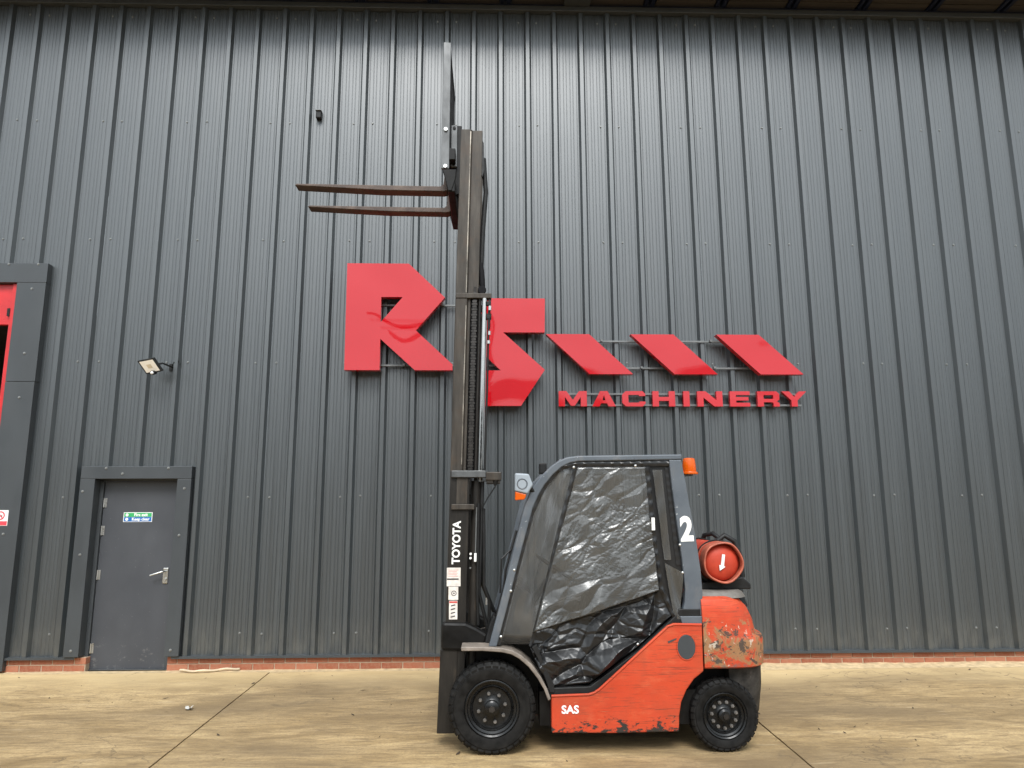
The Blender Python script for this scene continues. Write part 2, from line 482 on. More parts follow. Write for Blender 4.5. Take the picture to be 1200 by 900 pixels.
def attach(o, parent):
    o.parent = parent
    o.matrix_parent_inverse = Matrix.Translation(-WORLD.get(parent.name, Vector((0, 0, 0))))
WORLD = {}
def empty(name, loc, label, cat, group=None):
    o = bpy.data.objects.new(name, None)
    o.location = loc
    COL.objects.link(o)
    WORLD[o.name] = Vector(loc)
    tag(o, label, cat, group)
    return o
def tag(o, label, cat=None, group=None):
    o['label'] = label
    if cat: o['category'] = cat
    if group: o['group'] = group
    return o
def mirror(o, yc):
    c = o.copy()
    COL.objects.link(c)
    c.parent = o.parent
    c.matrix_parent_inverse = o.matrix_parent_inverse.copy()
    c.scale.y = -1
    c.location.y += 2 * yc
    for ch in o.children:
        d = ch.copy(); COL.objects.link(d); d.parent = c
    return c
def text_verts(body, size, extrude, offset=0.0, align='CENTER', sx=1.0):
    cu = bpy.data.curves.new('txt', 'FONT')
    cu.body = body; cu.size = size; cu.extrude = extrude; cu.offset = offset
    cu.align_x = align; cu.align_y = 'CENTER'; cu.resolution_u = 4
    o = bpy.data.objects.new('txt', cu)
    COL.objects.link(o)
    bpy.context.view_layer.update()
    me = bpy.data.meshes.new_from_object(o.evaluated_get(bpy.context.evaluated_depsgraph_get()))
    vs = [(v.co.x * sx, v.co.y, v.co.z) for v in me.vertices]
    fs = [tuple(p.vertices) for p in me.polygons]
    bpy.data.objects.remove(o); bpy.data.curves.remove(cu); bpy.data.meshes.remove(me)
    return vs, fs
def text(mb, body, size, at, rot=0.0, extrude=0.0015, offset=0.0, sx=1.0):
    """flat lettering that faces -y, standing at (x, y, z), turned by rot in its plane"""
    vs, fs = text_verts(body, size, extrude, offset, sx=sx)
    c, s_ = math.cos(rot), math.sin(rot)
    mb.add([(at[0] + x * c - y * s_, at[1] - z, at[2] + x * s_ + y * c) for x, y, z in vs], fs)
    return mb

# ------------------------------------------------------------------ the yard
g = MB()
g.add([(-400, -800, -0.012), (400, -800, -0.012), (400, 6, -0.012), (-400, 6, -0.012)], [(0, 1, 2, 3)])
ground = g.build('ground', 'joint')
ground['kind'] = 'structure'
ground['label'] = 'tan concrete yard in front of the warehouse'
J = 0.007
xs = [-400, -20.3, -15.9, -11.5, -7.1, (-2.745, -2.665), (1.715, 1.645), 6.07, 10.5, 14.9, 400]
def xj(e, y):
    if isinstance(e, tuple):
        return e[0] + (e[1] - e[0]) * (-y / 3.0)
    return e
ys = [-0.004, -9.2, -18.4, -800]
for i in range(len(xs) - 1):
    for j in range(len(ys) - 1):
        ya, yb = ys[j], ys[j + 1]
        ya2 = ya - (J if j else 0)
        yb2 = yb + J
        P = [(xj(xs[i], ya if ya > -10 else -9.2) + J, ya2), (xj(xs[i + 1], ya if ya > -10 else -9.2) - J, ya2),
             (xj(xs[i + 1], max(yb, -9.2)) - J, yb2), (xj(xs[i], max(yb, -9.2)) + J, yb2)]
        mb = MB()
        near = j == 0 and 2 < i < 8
        L, Q = [], []
        nn = 240 if near else 1
        for k in range(nn + 1):
            t_ = k / nn
            yy = ya2 + (yb2 - ya2) * t_
            wl = wr = 0.0
            if near:
                wl = 0.0035 * noise.noise(Vector((i, yy * 6, 0))) + 0.010 * max(0.0, noise.noise(Vector((i, yy * 13, 3))) - 0.25)
                wr = 0.0035 * noise.noise(Vector((i + 1, yy * 6, 7))) + 0.010 * max(0.0, noise.noise(Vector((i + 1, yy * 13, 9))) - 0.25)
            L.append((P[0][0] + (P[3][0] - P[0][0]) * t_ + wl, yy))
            Q.append((P[1][0] + (P[2][0] - P[1][0]) * t_ - wr, yy))
        for k in range(nn):
            a_, b_, c_, d_ = L[k], Q[k], Q[k + 1], L[k + 1]
            mb.add([(*a_, 0), (*b_, 0), (*c_, 0), (*d_, 0), (*a_, -.03), (*b_, -.03), (*c_, -.03), (*d_, -.03)], [(3, 2, 1, 0), (1, 2, 6, 5), (3, 0, 4, 7)])
        mb.build('concrete_slab', 'concrete', ground)

# ------------------------------------------------------------------ the warehouse
WH = empty('warehouse', (0, 0, 0), 'tall warehouse wall clad in dark grey ribbed metal sheets on a brick base', 'building')
RIB = 1 / 3
def clad_profile(x0, x1):
    pts = []
    k0 = math.floor(x0 / RIB) - 1
    k1 = math.ceil(x1 / RIB) + 1
    for k in range(k0, k1 + 1):
        c = k * RIB
        pts += [(c - 0.046, 0.0), (c - 0.022, -0.044), (c + 0.022, -0.044), (c + 0.046, 0.0)]
        for q in range(6):
            gx = c + 0.046 + (RIB - 0.092) * (q + 0.5) / 6 + (0.003 if q % 2 else -0.002)
            pts += [(gx - 0.0055, 0.0), (gx - 0.0022, 0.0028), (gx + 0.0022, 0.0028), (gx + 0.0055, 0.0)]
    pts.sort()
    out = []
    def interp(x):
        for (a, ya), (b, yb) in zip(pts, pts[1:]):
            if a <= x <= b:
                return ya + (yb - ya) * (x - a) / max(1e-9, b - a)
        return 0.0
    out.append((x0, interp(x0)))
    out += [p for p in pts if x0 + 1e-6 < p[0] < x1 - 1e-6]
    out.append((x1, interp(x1)))
    return out
def sheet(mb, x0, x1, z0, z1, nz=1):
    pr = clad_profile(x0, x1)
    n = len(pr)
    vs = []
    for i in range(nz + 1):
        z = z0 + (z1 - z0) * i / nz
        vs += [(x, y, z) for x, y in pr]
    fs = []
    for i in range(nz):
        for q in range(n - 1):
            fs.append((i * n + q, i * n + q + 1, (i + 1) * n + q + 1, (i + 1) * n + q))
    mb.add(vs, fs)
TOP = 7.83
DX0, DX1, DZ1 = -4.80, -3.88, 2.06           # hole for the fire door
GX, GZ = -5.70, 4.32                          # hole for the big shutter door
for i in range(-9, 10):
    # each sheet starts at the side of a lap rib
    a, b = i + 0.046, i + 1.046
    mb = MB()
    def piece(x0, x1, z0, z1):
        if x1 - x0 > 1e-4:
            sheet(mb, x0, x1, z0, z1)
    if b <= GX:
        piece(a, b, GZ, TOP)
    elif a < GX:
        piece(a, GX, GZ, TOP); piece(GX, b, 0.150, TOP)
    elif b > DX0 and a < DX1:
        cuts = sorted({a, b} | {c for c in (DX0, DX1) if a < c < b})
        for p, q in zip(cuts, cuts[1:]):
            piece(p, q, DZ1 if DX0 - 1e-6 <= p and q <= DX1 + 1e-6 else 0.150, TOP)
    else:
        piece(a, b, 0.150, TOP)
    o = mb.build('cladding_sheet', 'clad', WH)
    # sheets never hang perfectly flat: a hair of twist each
    rz = random.uniform(-0.0016, 0.0016)
    rx = random.uniform(-0.0007, 0.0007)
    o.matrix_parent_inverse = Matrix.Translation((i + 0.5, 0, 4)) @ Matrix.Rotation(rz, 4, 'Z') @ Matrix.Rotation(rx, 4, 'X') @ Matrix.Translation((-i - 0.5, 0, -4))

# fixings: two screws beside every lap rib on every rail
mb = MB()
def screw(x, y, z, r=0.0105):
    mb.cyl((x, y, z), (x, y - 0.004, z), r * 1.25, 8)
    mb.cyl((x, y - 0.004, z), (x, y - 0.011, z), r, 8, r * 0.6)
for i in range(-9, 10):
    for z in (0.37, 1.81, 3.32, 4.78, 6.28, 7.68):
        for dx in (-0.115, 0.118):
            x = i + dx
            if x < GX + 0.2 and z < GZ + 0.2: continue
            if DX0 - 0.2 < x < DX1 + 0.2 and z < DZ1: continue
            screw(x + random.uniform(-0.008, 0.008), 0.001, z + random.uniform(-0.008, 0.008))
o = mb.build('fixing_screws', 'whitescrew', WH)
o['kind'] = 'stuff'

# drip flashing at the foot, closers behind it
for (a, b) in ((-5.52, -4.80), (-3.80, 9.5)):
    mb = MB()
    mb.prism([(a, 0.150), (b, 0.150), (b, 0.141), (a, 0.141)], -0.066, 0.02)
    mb.prism([(a, 0.141), (b, 0.141), (b, 0.126), (a, 0.126)], -0.066, -0.063)
    mb.build('drip_flashing', 'trim', WH)

# brick base: mortar bed and single bricks
bme = MB().box(-0.1075, 0.1075, -0.0515, 0.0515, -0.0325, 0.0325)
bsrc = bme.build('brick', 'brick', None, bevel=0.003, seg=1)
first = True
for (a, b) in ((-9.4, -4.70), (-3.853, 9.6)):
    if a < -9:
        a = -5.60
    pl = MB().box(a, b, -0.018, 0.20, -0.05, 0.1405).build('brick_base', 'mortar', WH)
    for c, z in ((0, 0.0325 - 0.002), (1, 0.1075 - 0.002)):
        x = a + 0.1075 if c == 0 else a + 0.2175
        if c == 1:
            e = bsrc.copy(); COL.objects.link(e); e.parent = pl
            e.scale = (0.46, 1, 1); e.location = (a + 0.05, 0.027, z)
        while x + 0.1075 < b + 0.001:
            e = bsrc.copy(); COL.objects.link(e); e.parent = pl
            e.location = (x + random.uniform(-.002, .002), 0.027 + random.uniform(-0.002, 0.003), z + random.uniform(-.001, .001))
            x += 0.2255
        rest = b - (x - 0.1075)
        if rest > 0.03:
            e = bsrc.copy(); COL.objects.link(e); e.parent = pl
            e.scale = ((rest + 0.002) / 0.215, 1, 1); e.location = (b - rest / 2 + 0.002, 0.027, z)
bpy.data.objects.remove(bsrc)

# fire door: steel trim, recessed leaf, hinges, handle
TY = -0.088
def trim_piece(name, x0, x1, z0, z1, y1=0.0, screws=()):
    global mb
    o = MB().box(x0, x1, TY, y1, z0, z1).build(name, 'trim', WH, bevel=0.004)
    mb = MB()
    for x, z in screws:
        screw(x, TY, z, 0.012)
    if mb.v:
        q = mb.build('screws', 'whitescrew', o); q['kind'] = 'stuff'
    return o
trim_piece('door_trim', -4.905, -3.715, 2.005, 2.14, 0.06, [(-4.64, 2.12), (-3.97, 2.12), (-4.46, 2.06)])
trim_piece('door_trim', -4.905, -4.750, 0.155, 2.003, 0.06, [(-4.87, 1.87), (-4.83, 1.20), (-4.83, 0.22)])
trim_piece('door_trim', -3.865, -3.715, 0.155, 2.003, 0.06, [(-3.78, 1.90), (-3.80, 1.40), (-3.80, 0.22)])
MB().box(-4.755, -3.86, 0.055, 0.10, 1.985, 2.06).build('door_frame', 'trim', WH)
MB().box(-4.752, -4.712, 0.035, 0.10, 0.0, 1.985).build('door_frame', 'trim', WH, bevel=0.003)
MB().box(-3.915, -3.86, 0.045, 0.10, 0.0, 1.985).build('door_frame', 'trim', WH, bevel=0.003)
door = MB().box(-4.709, -3.918, 0.060, 0.105, 0.006, 1.980).build('fire_door', 'door', WH, bevel=0.003)
door['label'] = 'plain dark grey steel fire door leaf with lever handle'
MB().box(-4.75, -3.86, 0.04, 0.16, 0.0, 0.005).build('threshold', 'galv', door)
for z in (1.75, 1.45, 0.98, 0.22):
    MB().cyl((-4.700, 0.050, z - 0.05), (-4.700, 0.050, z + 0.05), 0.009, 10).box(-4.700, -4.672, 0.056, 0.0595, z - 0.05, z + 0.05).build('hinge', 'steel', door, smooth=40)
mb = MB().prism([(-4.000, 1.05), (-3.945, 1.05), (-3.945, 0.885), (-4.000, 0.885)], 0.047, 0.0605)
hb = mb.build('handle_plate', 'steel', door, bevel=0.006)
hb.data.name = 'handle_plate'
MB().tube([(-3.972, 0.05, 1.015), (-3.972, 0.000, 1.015), (-3.985, -0.012, 1.012), (-4.11, -0.014, 0.975)], 0.009, 10) \
    .cyl((-3.972, 0.048, 0.93), (-3.972, 0.034, 0.93), 0.016, 14).build('handle', 'steel', door, smooth=50)

# big shutter doorway at the left edge
o = trim_piece('doorway_trim', -9.4, -5.510, 4.225, 4.455, 0.02, [(-5.62, 4.44), (-5.95, 4.44), (-6.4, 4.44)])
o = trim_piece('doorway_trim', -5.835, -5.512, 3.08, 4.223, 0.02, [(-5.66, 4.15), (-5.66, 3.40)])
o = trim_piece('doorway_trim', -5.835, -5.514, 0.02, 3.076, 0.02, [(-5.66, 2.90), (-5.66, 1.42), (-5.66, 0.30)])
MB().box(-5.90, -5.838, -0.05, 0.16, 0.02, 4.22).build('doorway_jamb', 'redpaint', WH, bevel=0.004)
hd = MB().box(-9.4, -5.90, -0.02, 0.02, 3.80, 4.22)
hd.box(-9.4, -5.90, -0.045, 0.02, 3.74, 3.795)
hd.build('shutter_header', 'redpaint', WH, bevel=0.004)
MB().box(-5.93, -5.90, -0.055, -0.02, 3.84, 3.93).build('latch', 'blackplastic', WH)
room = MB()
x0, x1, y0_, y1_, z0, z1 = -10.5, -5.84, 0.18, 6.0, 0.004, 4.3
room.add([(x0, y0_, z0), (x1, y0_, z0), (x1, y1_, z0), (x0, y1_, z0), (x0, y0_, z1), (x1, y0_, z1), (x1, y1_, z1), (x0, y1_, z1)],
         [(0, 1, 2, 3), (4, 7, 6, 5), (1, 5, 6, 2), (2, 6, 7, 3), (3, 7, 4, 0)])
room.build('interior', 'shed', WH)

# eaves: top flashing, soffit panels between navy brackets, fascia and roof edge
MB().box(-9.5, 9.8, -0.075, 0.0, 7.80, 7.868).build('eaves_flashing', 'trim', WH, bevel=0.006)
MB().box(-9.5, 9.8, -0.045, 0.0, 7.868, 7.905).build('eaves_flashing', 'navy', WH)
k = 0
x = -9.4 + 0.16
while x < 9.6:
    o = MB()
    for q in range(4):
        o.box(x, x + 0.745, -0.135 - 0.15 * q, -0.135 - 0.15 * q + 0.143, 7.930 + 0.006 * (q % 2), 7.96)
    o.build('soffit_panel', 'soffit', WH)
    MB().box(x + 0.760, x + 0.800, -0.585, 0.0, 7.915, 7.99).box(x + 0.840, x + 0.885, -0.585, 0.0, 7.915, 7.99).build('soffit_bracket', 'navy', WH)
    x += 0.905
MB().box(-9.6, 9.9, -0.60, 0.02, 7.992, 8.02).build('soffit_deck', 'navy', WH)
for x in (-5.30, 0.62):
    MB().box(x - 0.16, x + 0.16, -0.40, -0.005, 7.874, 7.912).build('eaves_plate', 'trim', WH, bevel=0.004)
MB().prism([(-9.7, 7.90), (10.0, 7.90), (10.0, 8.26), (-9.7, 8.26)], -0.67, -0.61).build('fascia', 'trim', WH, bevel=0.01)
MB().box(-9.7, 10.0, -0.60, 6.0, 8.03, 8.20).build('roof', 'trim', WH)

# ------------------------------------------------------------------ company sign
SG = empty('wall_sign', (0.5, -0.04, 2.8), 'large red raised letters RS with three slanted bars above MACHINERY on the cladding', 'sign')
YB0, YB1 = -0.20, -0.115
Rout = [(-2.088, 4.438), (-1.387, 4.438), (-0.971, 4.038), (-1.292, 3.652), (-0.876, 3.262), (-0.876, 3.196), (-1.296, 3.196), (-1.688, 3.554), (-1.686, 3.196), (-2.078, 3.196)]
Rh = [(-1.690, 4.041), (-1.448, 4.041), (-1.690, 3.746)]
MB().prism(Rout, YB0, YB1, [Rh]).build('letter', 'redsign', SG)['label'] = 'big red letter R'
Sout = [(-0.48, 4.032), (0.168, 4.032), (0.160, 3.634), (-0.310, 3.634), (0.158, 3.204), (-0.112, 2.795), (-0.72, 2.795), (-0.72, 3.195), (-0.337, 3.195), (-0.75, 3.60)]
MB().prism(Sout, YB0, YB1).build('letter', 'redsign', SG)['label'] = 'big red letter S behind the mast'
for x in (0.175, 1.135, 2.115):
    MB().prism([(x, 3.616), (x + 0.49, 3.616), (x + 0.975, 3.156), (x + 0.485, 3.156)], YB0 + 0.0, YB1).build('slanted_bar', 'redsign', SG)
h = 0.174
def letters():
    t_, s_ = 0.070, 0.043
    w_ = 0.318
    yield 0.316, w_, [(0, 0), (0, h), (t_ * 1.25, h), (w_ / 2, .42 * h), (w_ - t_ * 1.25, h), (w_, h), (w_, 0), (w_ - t_, 0), (w_ - t_, .60 * h), (w_ / 2 + .022, 0.04 * h), (w_ / 2 - .022, .04 * h), (t_, .60 * h), (t_, 0)], []
    w_ = 0.266
    yield 0.694, w_, [(0, 0), (.34 * w_, h), (.66 * w_, h), (w_, 0), (w_ - .082, 0), (w_ - .100, .2 * h), (.100, .2 * h), (.082, 0)], [[(.117, .40 * h), (w_ - .117, .40 * h), (w_ / 2, .74 * h)]]
    w_ = 0.262
    yield 1.034, w_, [(w_, .68 * h), (w_, h - .03), (w_ - .03, h), (.04, h), (0, h - .04), (0, .04), (.04, 0), (w_ - .03, 0), (w_, .03), (w_, .32 * h), (w_ - t_, .32 * h), (w_ - t_, s_), (t_, s_), (t_, h - s_), (w_ - t_, h - s_), (w_ - t_, .68 * h)], []
    w_ = 0.255
    yield 1.379, w_, [(0, 0), (0, h), (t_, h), (t_, .62 * h), (w_ - t_, .62 * h), (w_ - t_, h), (w_, h), (w_, 0), (w_ - t_, 0), (w_ - t_, .36 * h), (t_, .36 * h), (t_, 0)], []
    yield 1.729, 0.07, [(0, 0), (0, h), (.07, h), (.07, 0)], []
    w_ = 0.287
    yield 1.888, w_, [(0, 0), (0, h), (.095, h), (w_ - t_, .42 * h), (w_ - t_, h), (w_, h), (w_, 0), (w_ - .095, 0), (t_, .58 * h), (t_, 0)], []
    w_ = 0.228
    yield 2.260, w_, [(0, 0), (0, h), (w_, h), (w_, h - s_), (t_, h - s_), (t_, .62 * h), (w_ * .93, .62 * h), (w_ * .93, .39 * h), (t_, .39 * h), (t_, s_), (w_, s_), (w_, 0)], []
    w_ = 0.250
    yield 2.575, w_, [(0, 0), (0, h), (w_ - .03, h), (w_, h - .03), (w_, .46 * h), (w_ - .03, .34 * h), (w_, .22 * h), (w_, 0), (w_ - t_, 0), (w_ - t_, .22 * h), (w_ - .085, .28 * h), (t_, .28 * h), (t_, 0)], [[(t_, .50 * h), (t_, h - s_), (w_ - t_, h - s_), (w_ - t_, .50 * h)]]
    w_ = 0.285
    yield 2.855, w_, [(0, h), (.088, h), (w_ / 2, .62 * h), (w_ - .088, h), (w_, h), (w_ / 2 + t_ / 2, .40 * h), (w_ / 2 + t_ / 2, 0), (w_ / 2 - t_ / 2, 0), (w_ / 2 - t_ / 2, .40 * h)], []
for x0, w_, poly, holes in letters():
    MB().prism([(x0 + a, 2.802 + b) for a, b in poly], -0.120, -0.068, [[(x0 + a, 2.802 + b) for a, b in hh] for hh in holes]).build('letter', 'redsign', SG)
for xa, xb, z, ye in ((-1.95, 0.05, 3.985, -0.113), (-1.95, -0.2, 3.278, -0.113), (0.30, 2.75, 3.566, -0.113), (0.75, 2.95, 3.252, -0.113), (0.33, 3.10, 2.952, -0.067), (0.33, 3.10, 2.824, -0.067)):
    MB().box(xa, xb, -0.064, -0.040, z - 0.010, z + 0.010).build('mounting_rail', 'galv', SG)
    st = MB()
    xx = xa + 0.1
    while xx < xb:
        st.box(xx - 0.012, xx + 0.012, ye, -0.064, z - 0.012, z + 0.012)
        xx += 0.42
    q = st.build('stand_offs', 'galv', SG); q['kind'] = 'stuff'

# ------------------------------------------------------------------ small things on the wall
FE = empty('safety_sign', (-4.323, 0.058, 1.54), 'small green and blue fire exit keep clear sign on the grey door', 'sign')
MB().box(-4.479, -4.167, 0.0560, 0.0595, 1.541, 1.645).build('plate', 'white', FE)
MB().box(-4.472, -4.174, 0.0535, 0.0558, 1.596, 1.639).build('green_band', 'signgreen', FE)
MB().box(-4.472, -4.174, 0.0535, 0.0558, 1.547, 1.593).build('blue_band', 'signblue', FE)
text(text(MB(), 'Fire exit', 0.044, (-4.290, 0.0525, 1.617), 0, 0.0006, 0.0012), 'Keep clear', 0.044, (-4.290, 0.0525, 1.570), 0, 0.0006, 0.0012).build('lettering', 'white', FE)
MB().lathe([(0.0001, 0), (0.016, 0), (0.016, 0.0008)], (-4.440, 0.0522, 1.617), 16).build('pictogram', 'white', FE)
MB().lathe([(0.0001, 0), (0.016, 0), (0.016, 0.0008)], (-4.440, 0.0522, 1.570), 16).build('pictogram', 'white', FE)

NS = empty('no_smoking_sign', (-5.70, TY, 1.50), 'small white and red prohibition sign on the left doorway trim', 'sign')
MB().box(-5.79, -5.630, TY - 0.004, TY - 0.0005, 1.507, 1.672).build('plate', 'white', NS)
MB().box(-5.785, -5.635, TY - 0.0065, TY - 0.0042, 1.512, 1.556).build('red_band', 'signred', NS)
ring = MB().lathe([(0.034, 0), (0.046, 0), (0.046, 0.002), (0.034, 0.002)], (-5.710, TY - 0.0065, 1.615), 24)
ring.prism([(-5.738, 1.640), (-5.731, 1.647), (-5.682, 1.590), (-5.689, 1.583)], TY - 0.0062, TY - 0.0045)
ring.build('prohibition_ring', 'signred', NS)
MB().box(-5.738, -5.690, TY - 0.0060, TY - 0.0044, 1.605, 1.618).build('pictogram', 'inkdark', NS)

FL = empty('floodlight', (-4.06, 0.0, 3.23), 'small black floodlight with motion sensor, tilted down, on the wall above the door', 'lamp')
c0 = Vector((-4.190, -0.25, 3.224))
U = Vector((0.17, -0.03, 0.026)); V = Vector((0.075, 0.055, -0.123))
N = U.cross(V).normalized()
if N.y > 0: N = -N
def slab(mb, c, u, v, n, t0, t1):
    vs = []
    for tt in (t0, t1):
        for a, b in ((-.5, -.5), (.5, -.5), (.5, .5), (-.5, .5)):
            vs.append(c + u * a + v * b + n * tt)
    return mb.add(vs, [(0, 1, 2, 3), (7, 6, 5, 4), (0, 4, 5, 1), (1, 5, 6, 2), (2, 6, 7, 3), (3, 7, 4, 0)])
slab(MB(), c0, U * 1.10, V * 1.10, N, -0.035, 0.0).build('housing', 'blackplastic', FL, bevel=0.004)
slab(MB(), c0, U * 0.90, V * 0.90, N, 0.001, 0.004).build('diffuser', 'led', FL)
slab(MB(), c0, U * 0.30, V * 0.30, N, 0.0042, 0.005).build('led_chip', 'wood', FL)
MB().tube([c0 - N * 0.03 + U * 0.5, (-4.08, -0.19, 3.27), (-4.05, -0.06, 3.26), (-4.05, -0.0, 3.26)], 0.010, 8).box(-4.085, -4.015, -0.012, -0.001, 3.22, 3.30).build('bracket', 'blackplastic', FL)
MB().cyl((-4.150, -0.27, 3.145), (-4.150, -0.20, 3.165), 0.024, 14).build('motion_sensor', 'blackplastic', FL, smooth=50)
MB().lathe([(0.0001, -0.016), (0.012, -0.012), (0.018, 0.0)], (-4.150, -0.272, 3.145), 14).build('sensor_lens', 'white', FL, smooth=60)
MB().tube([(-4.05, -0.012, 3.28), (-4.02, -0.05, 3.31), (-3.99, -0.03, 3.29), (-3.97, -0.045, 3.33), (-3.98, -0.01, 3.27), (-3.95, -0.03, 3.30)], 0.005, 6).build('cable', 'blackplastic', FL)

WS = empty('wall_sensor', (-2.53, 0, 6.35), 'small dark box fixed high on the cladding above the forks', 'sensor')
MB().box(-2.562, -2.498, -0.070, -0.002, 6.315, 6.405).build('housing', 'blackplastic', WS, bevel=0.01)
MB().prism([(-2.566, 6.405), (-2.494, 6.405), (-2.494, 6.415), (-2.566, 6.415)], -0.085, -0.002).build('hood', 'galv', WS, bevel=0.003)

# loose things on the ground
pts = []
for i in range(15):
    a = i / 14
    pts.append((-3.68 + 0.60 * a, -0.10 - 0.05 * math.sin(a * 5), 0.016 + 0.010 * math.sin(a * 9 + 1) ** 2))
tag(MB().tube(pts, 0.012, 8).build('timber_strip', 'wood', smooth=60), 'thin pale bent strip lying along the brick base right of the door', 'strip')
mb = MB()
for q in range(6):
    a = q * 1.05 + 0.2
    l = 0.030 + 0.012 * (q % 3)
    cx_, cy_ = -2.985, -1.585
    dx, dy = math.cos(a), math.sin(a)
    mb.add([(cx_ - dy * .008, cy_ + dx * .008, .004), (cx_ + dy * .008, cy_ - dx * .008, .004), (cx_ + dx * l + dy * .012, cy_ + dy * l - dx * .012, .022 + .01 * (q % 2)), (cx_ + dx * l - dy * .012, cy_ + dy * l + dx * .012, .016)], [(0, 1, 2, 3)])
tag(mb.build('paper_scrap', 'paper'), 'crumpled white scrap lying beside the concrete joint', 'litter')
mb = MB()
rnd = random.Random(3)
for (x, y) in [(-2.05, -0.35), (-1.2, -0.12), (-2.75, -0.65), (-3.35, -1.2), (-4.4, -1.15), (2.55, -0.5), (3.45, -1.55), (1.9, -0.75), (2.0, -0.7), (1.75, -1.9), (2.35, -2.3), (2.05, -2.35), (2.2, -2.45), (-1.3, -1.5), (4.9, -1.8), (4.2, -1.4), (-5.2, -0.3), (-2.62, -0.2)] + [(rnd.uniform(-6, 6), -rnd.uniform(0.05, 3.0)) for _ in range(90)]:
    l = rnd.uniform(0.006, 0.02) if rnd.random() < 0.85 else rnd.uniform(0.02, 0.035)
    a = rnd.uniform(0, 3.1)
    dx, dy = math.cos(a) * l, math.sin(a) * l
    mb.add([(x - dx, y - dy, .003), (x + dy * .35, y - dx * .35, .006), (x + dx, y + dy, .010), (x - dy * .35, y + dx * .35, .004)], [(0, 1, 2, 3)])
o = tag(mb.build('leaf_litter', 'litter'), 'dark dead leaves and grit scattered over the concrete', 'litter')
o['kind'] = 'stuff'

# pale silt banked up against the brick base
mb = MB()
vs, fs = [], []
nx = 240
for i in range(nx + 1):
    x = -5.5 + 15.0 * i / nx
    n1 = 0.5 + 0.5 * noise.noise(Vector((x * 2.3, 0.4, 0))) + 0.35 * noise.noise(Vector((x * 9.0, 2.4, 0)))
    rise = min(1.0, max(0.0, (x + 1.0) / 3.5))
    hh = max(0.002, (0.001 + 0.008 * n1) + rise * (0.010 + 0.016 * n1))
    if -4.72 < x < -3.84: hh = 0.002
    wd = 0.07 + 0.06 * n1 + 0.10 * rise
    vs += [(x, 0.015 if hh > 0.003 else -0.02, hh), (x, -0.03, hh * 0.8), (x, -0.03 - wd * 0.5, hh * 0.35), (x, -0.03 - wd, 0.0012)]
for i in range(nx):
    for q in range(3):
        fs.append((i * 4 + q + 1, (i + 1) * 4 + q + 1, (i + 1) * 4 + q, i * 4 + q))
o = mb.add(vs, fs).build('silt', 'silt', smooth=60)
tag(o, 'pale silt banked along the foot of the brick base', 'silt')
o['kind'] = 'stuff'

# ------------------------------------------------------------------ the forklift
YC = -2.295
FK = empty('forklift', (0.35, YC, 0), 'battered orange and grey gas forklift with its mast raised and a plastic-curtained cab', 'forklift')

# -- wheels
def wheel(cx_, r, width, yn, rim_r, nb, br, hub_r, lugs, far=False):
    """near-side wheel, outer face at yn; the tyre carries the rim"""
    c = (cx_, yn, r)
    prof = [(rim_r * 0.97, 0.030), (rim_r * 1.05, 0.010), (r * 0.80, 0.000), (r * 0.865, 0.001), (r * 0.875, 0.006), (r * 0.93, 0.010), (r * 0.972, 0.024), (r * 0.980, 0.04)]
    prof += [(p, width - o_) for p, o_ in reversed(prof)]
    tm = MB().lathe(prof, c, 72)
    for i in range(lugs):
        for side in (0, 1):
            t0 = 2 * math.pi * (i + 0.5 * side) / lugs
            dt = 2 * math.pi / lugs * 0.37
            vs = []
            for (ra, off) in ((r * 0.885, 0.005), (r * 0.935, 0.004), (r * 1.0, 0.022), (r * 1.0, width * 0.46), (r * 0.96, width * 0.46), (r * 0.96, 0.03)):
                for s_ in (-1, 1):
                    skew = 0.06 * (off / width)
                    t1 = t0 + s_ * dt + skew
                    yy = off if side == 0 else width - off
                    vs.append((c[0] + ra * math.cos(t1), c[1] + yy, c[2] + ra * math.sin(t1)))
            fs = [(2 * q, 2 * q + 1, 2 * q + 3, 2 * q + 2) for q in range(5)]
            fs += [(0, 2, 4, 6, 8, 10), (1, 11, 9, 7, 5, 3), (10, 11, 1, 0)]
            tm.add(vs, fs)
    ty = tm.build('tyre', 'rubber', FK, smooth=35)
    d = 0.045
    rp = [(rim_r * 1.0, 0.036), (rim_r * 1.02, 0.012), (rim_r * 0.985, 0.006), (rim_r * 0.93, 0.012), (rim_r * 0.90, 0.028), (rim_r * 0.82, 0.034), (rim_r * 0.78, 0.026), (rim_r * 0.74, 0.034), (rim_r * 0.71, d), (rim_r * 0.62, d + 0.004), (hub_r * 1.2, d), (hub_r, d - 0.006), (hub_r * 0.96, d - 0.035), (hub_r * 0.7, d - 0.045), (0.0005, d - 0.047)]
    rim = MB().lathe(rp, c, 56).build('rim', 'rimblack', ty, smooth=35)
    for i in range(nb):
        t0 = 2 * math.pi * (i + 0.3) / nb
        x, z = c[0] + br * math.cos(t0), c[2] + br * math.sin(t0)
        MBb = MB().cyl((x, yn + d + 0.002, z), (x, yn + d - 0.014, z), 0.0125, 6).cyl((x, yn + d - 0.014, z), (x, yn + d - 0.026, z), 0.0065, 8)
        MBb.build('wheel_nut', 'nut', ty)
    MB().cyl((c[0], yn + d - 0.046, c[2]), (c[0], yn + d - 0.060, c[2]), hub_r * 0.42, 6).build('hub_nut', 'chain', ty)
    return ty
def mirror_wheel(ty):
    c = ty.copy(); COL.objects.link(c); c.parent = ty.parent
    c.matrix_parent_inverse = ty.matrix_parent_inverse.copy()
    c.scale.y = -1; c.location.y += 2 * YC
    for ch in ty.children:
        if ch.name.startswith(('rim', 'hub')):
            d = ch.copy(); COL.objects.link(d); d.parent = c
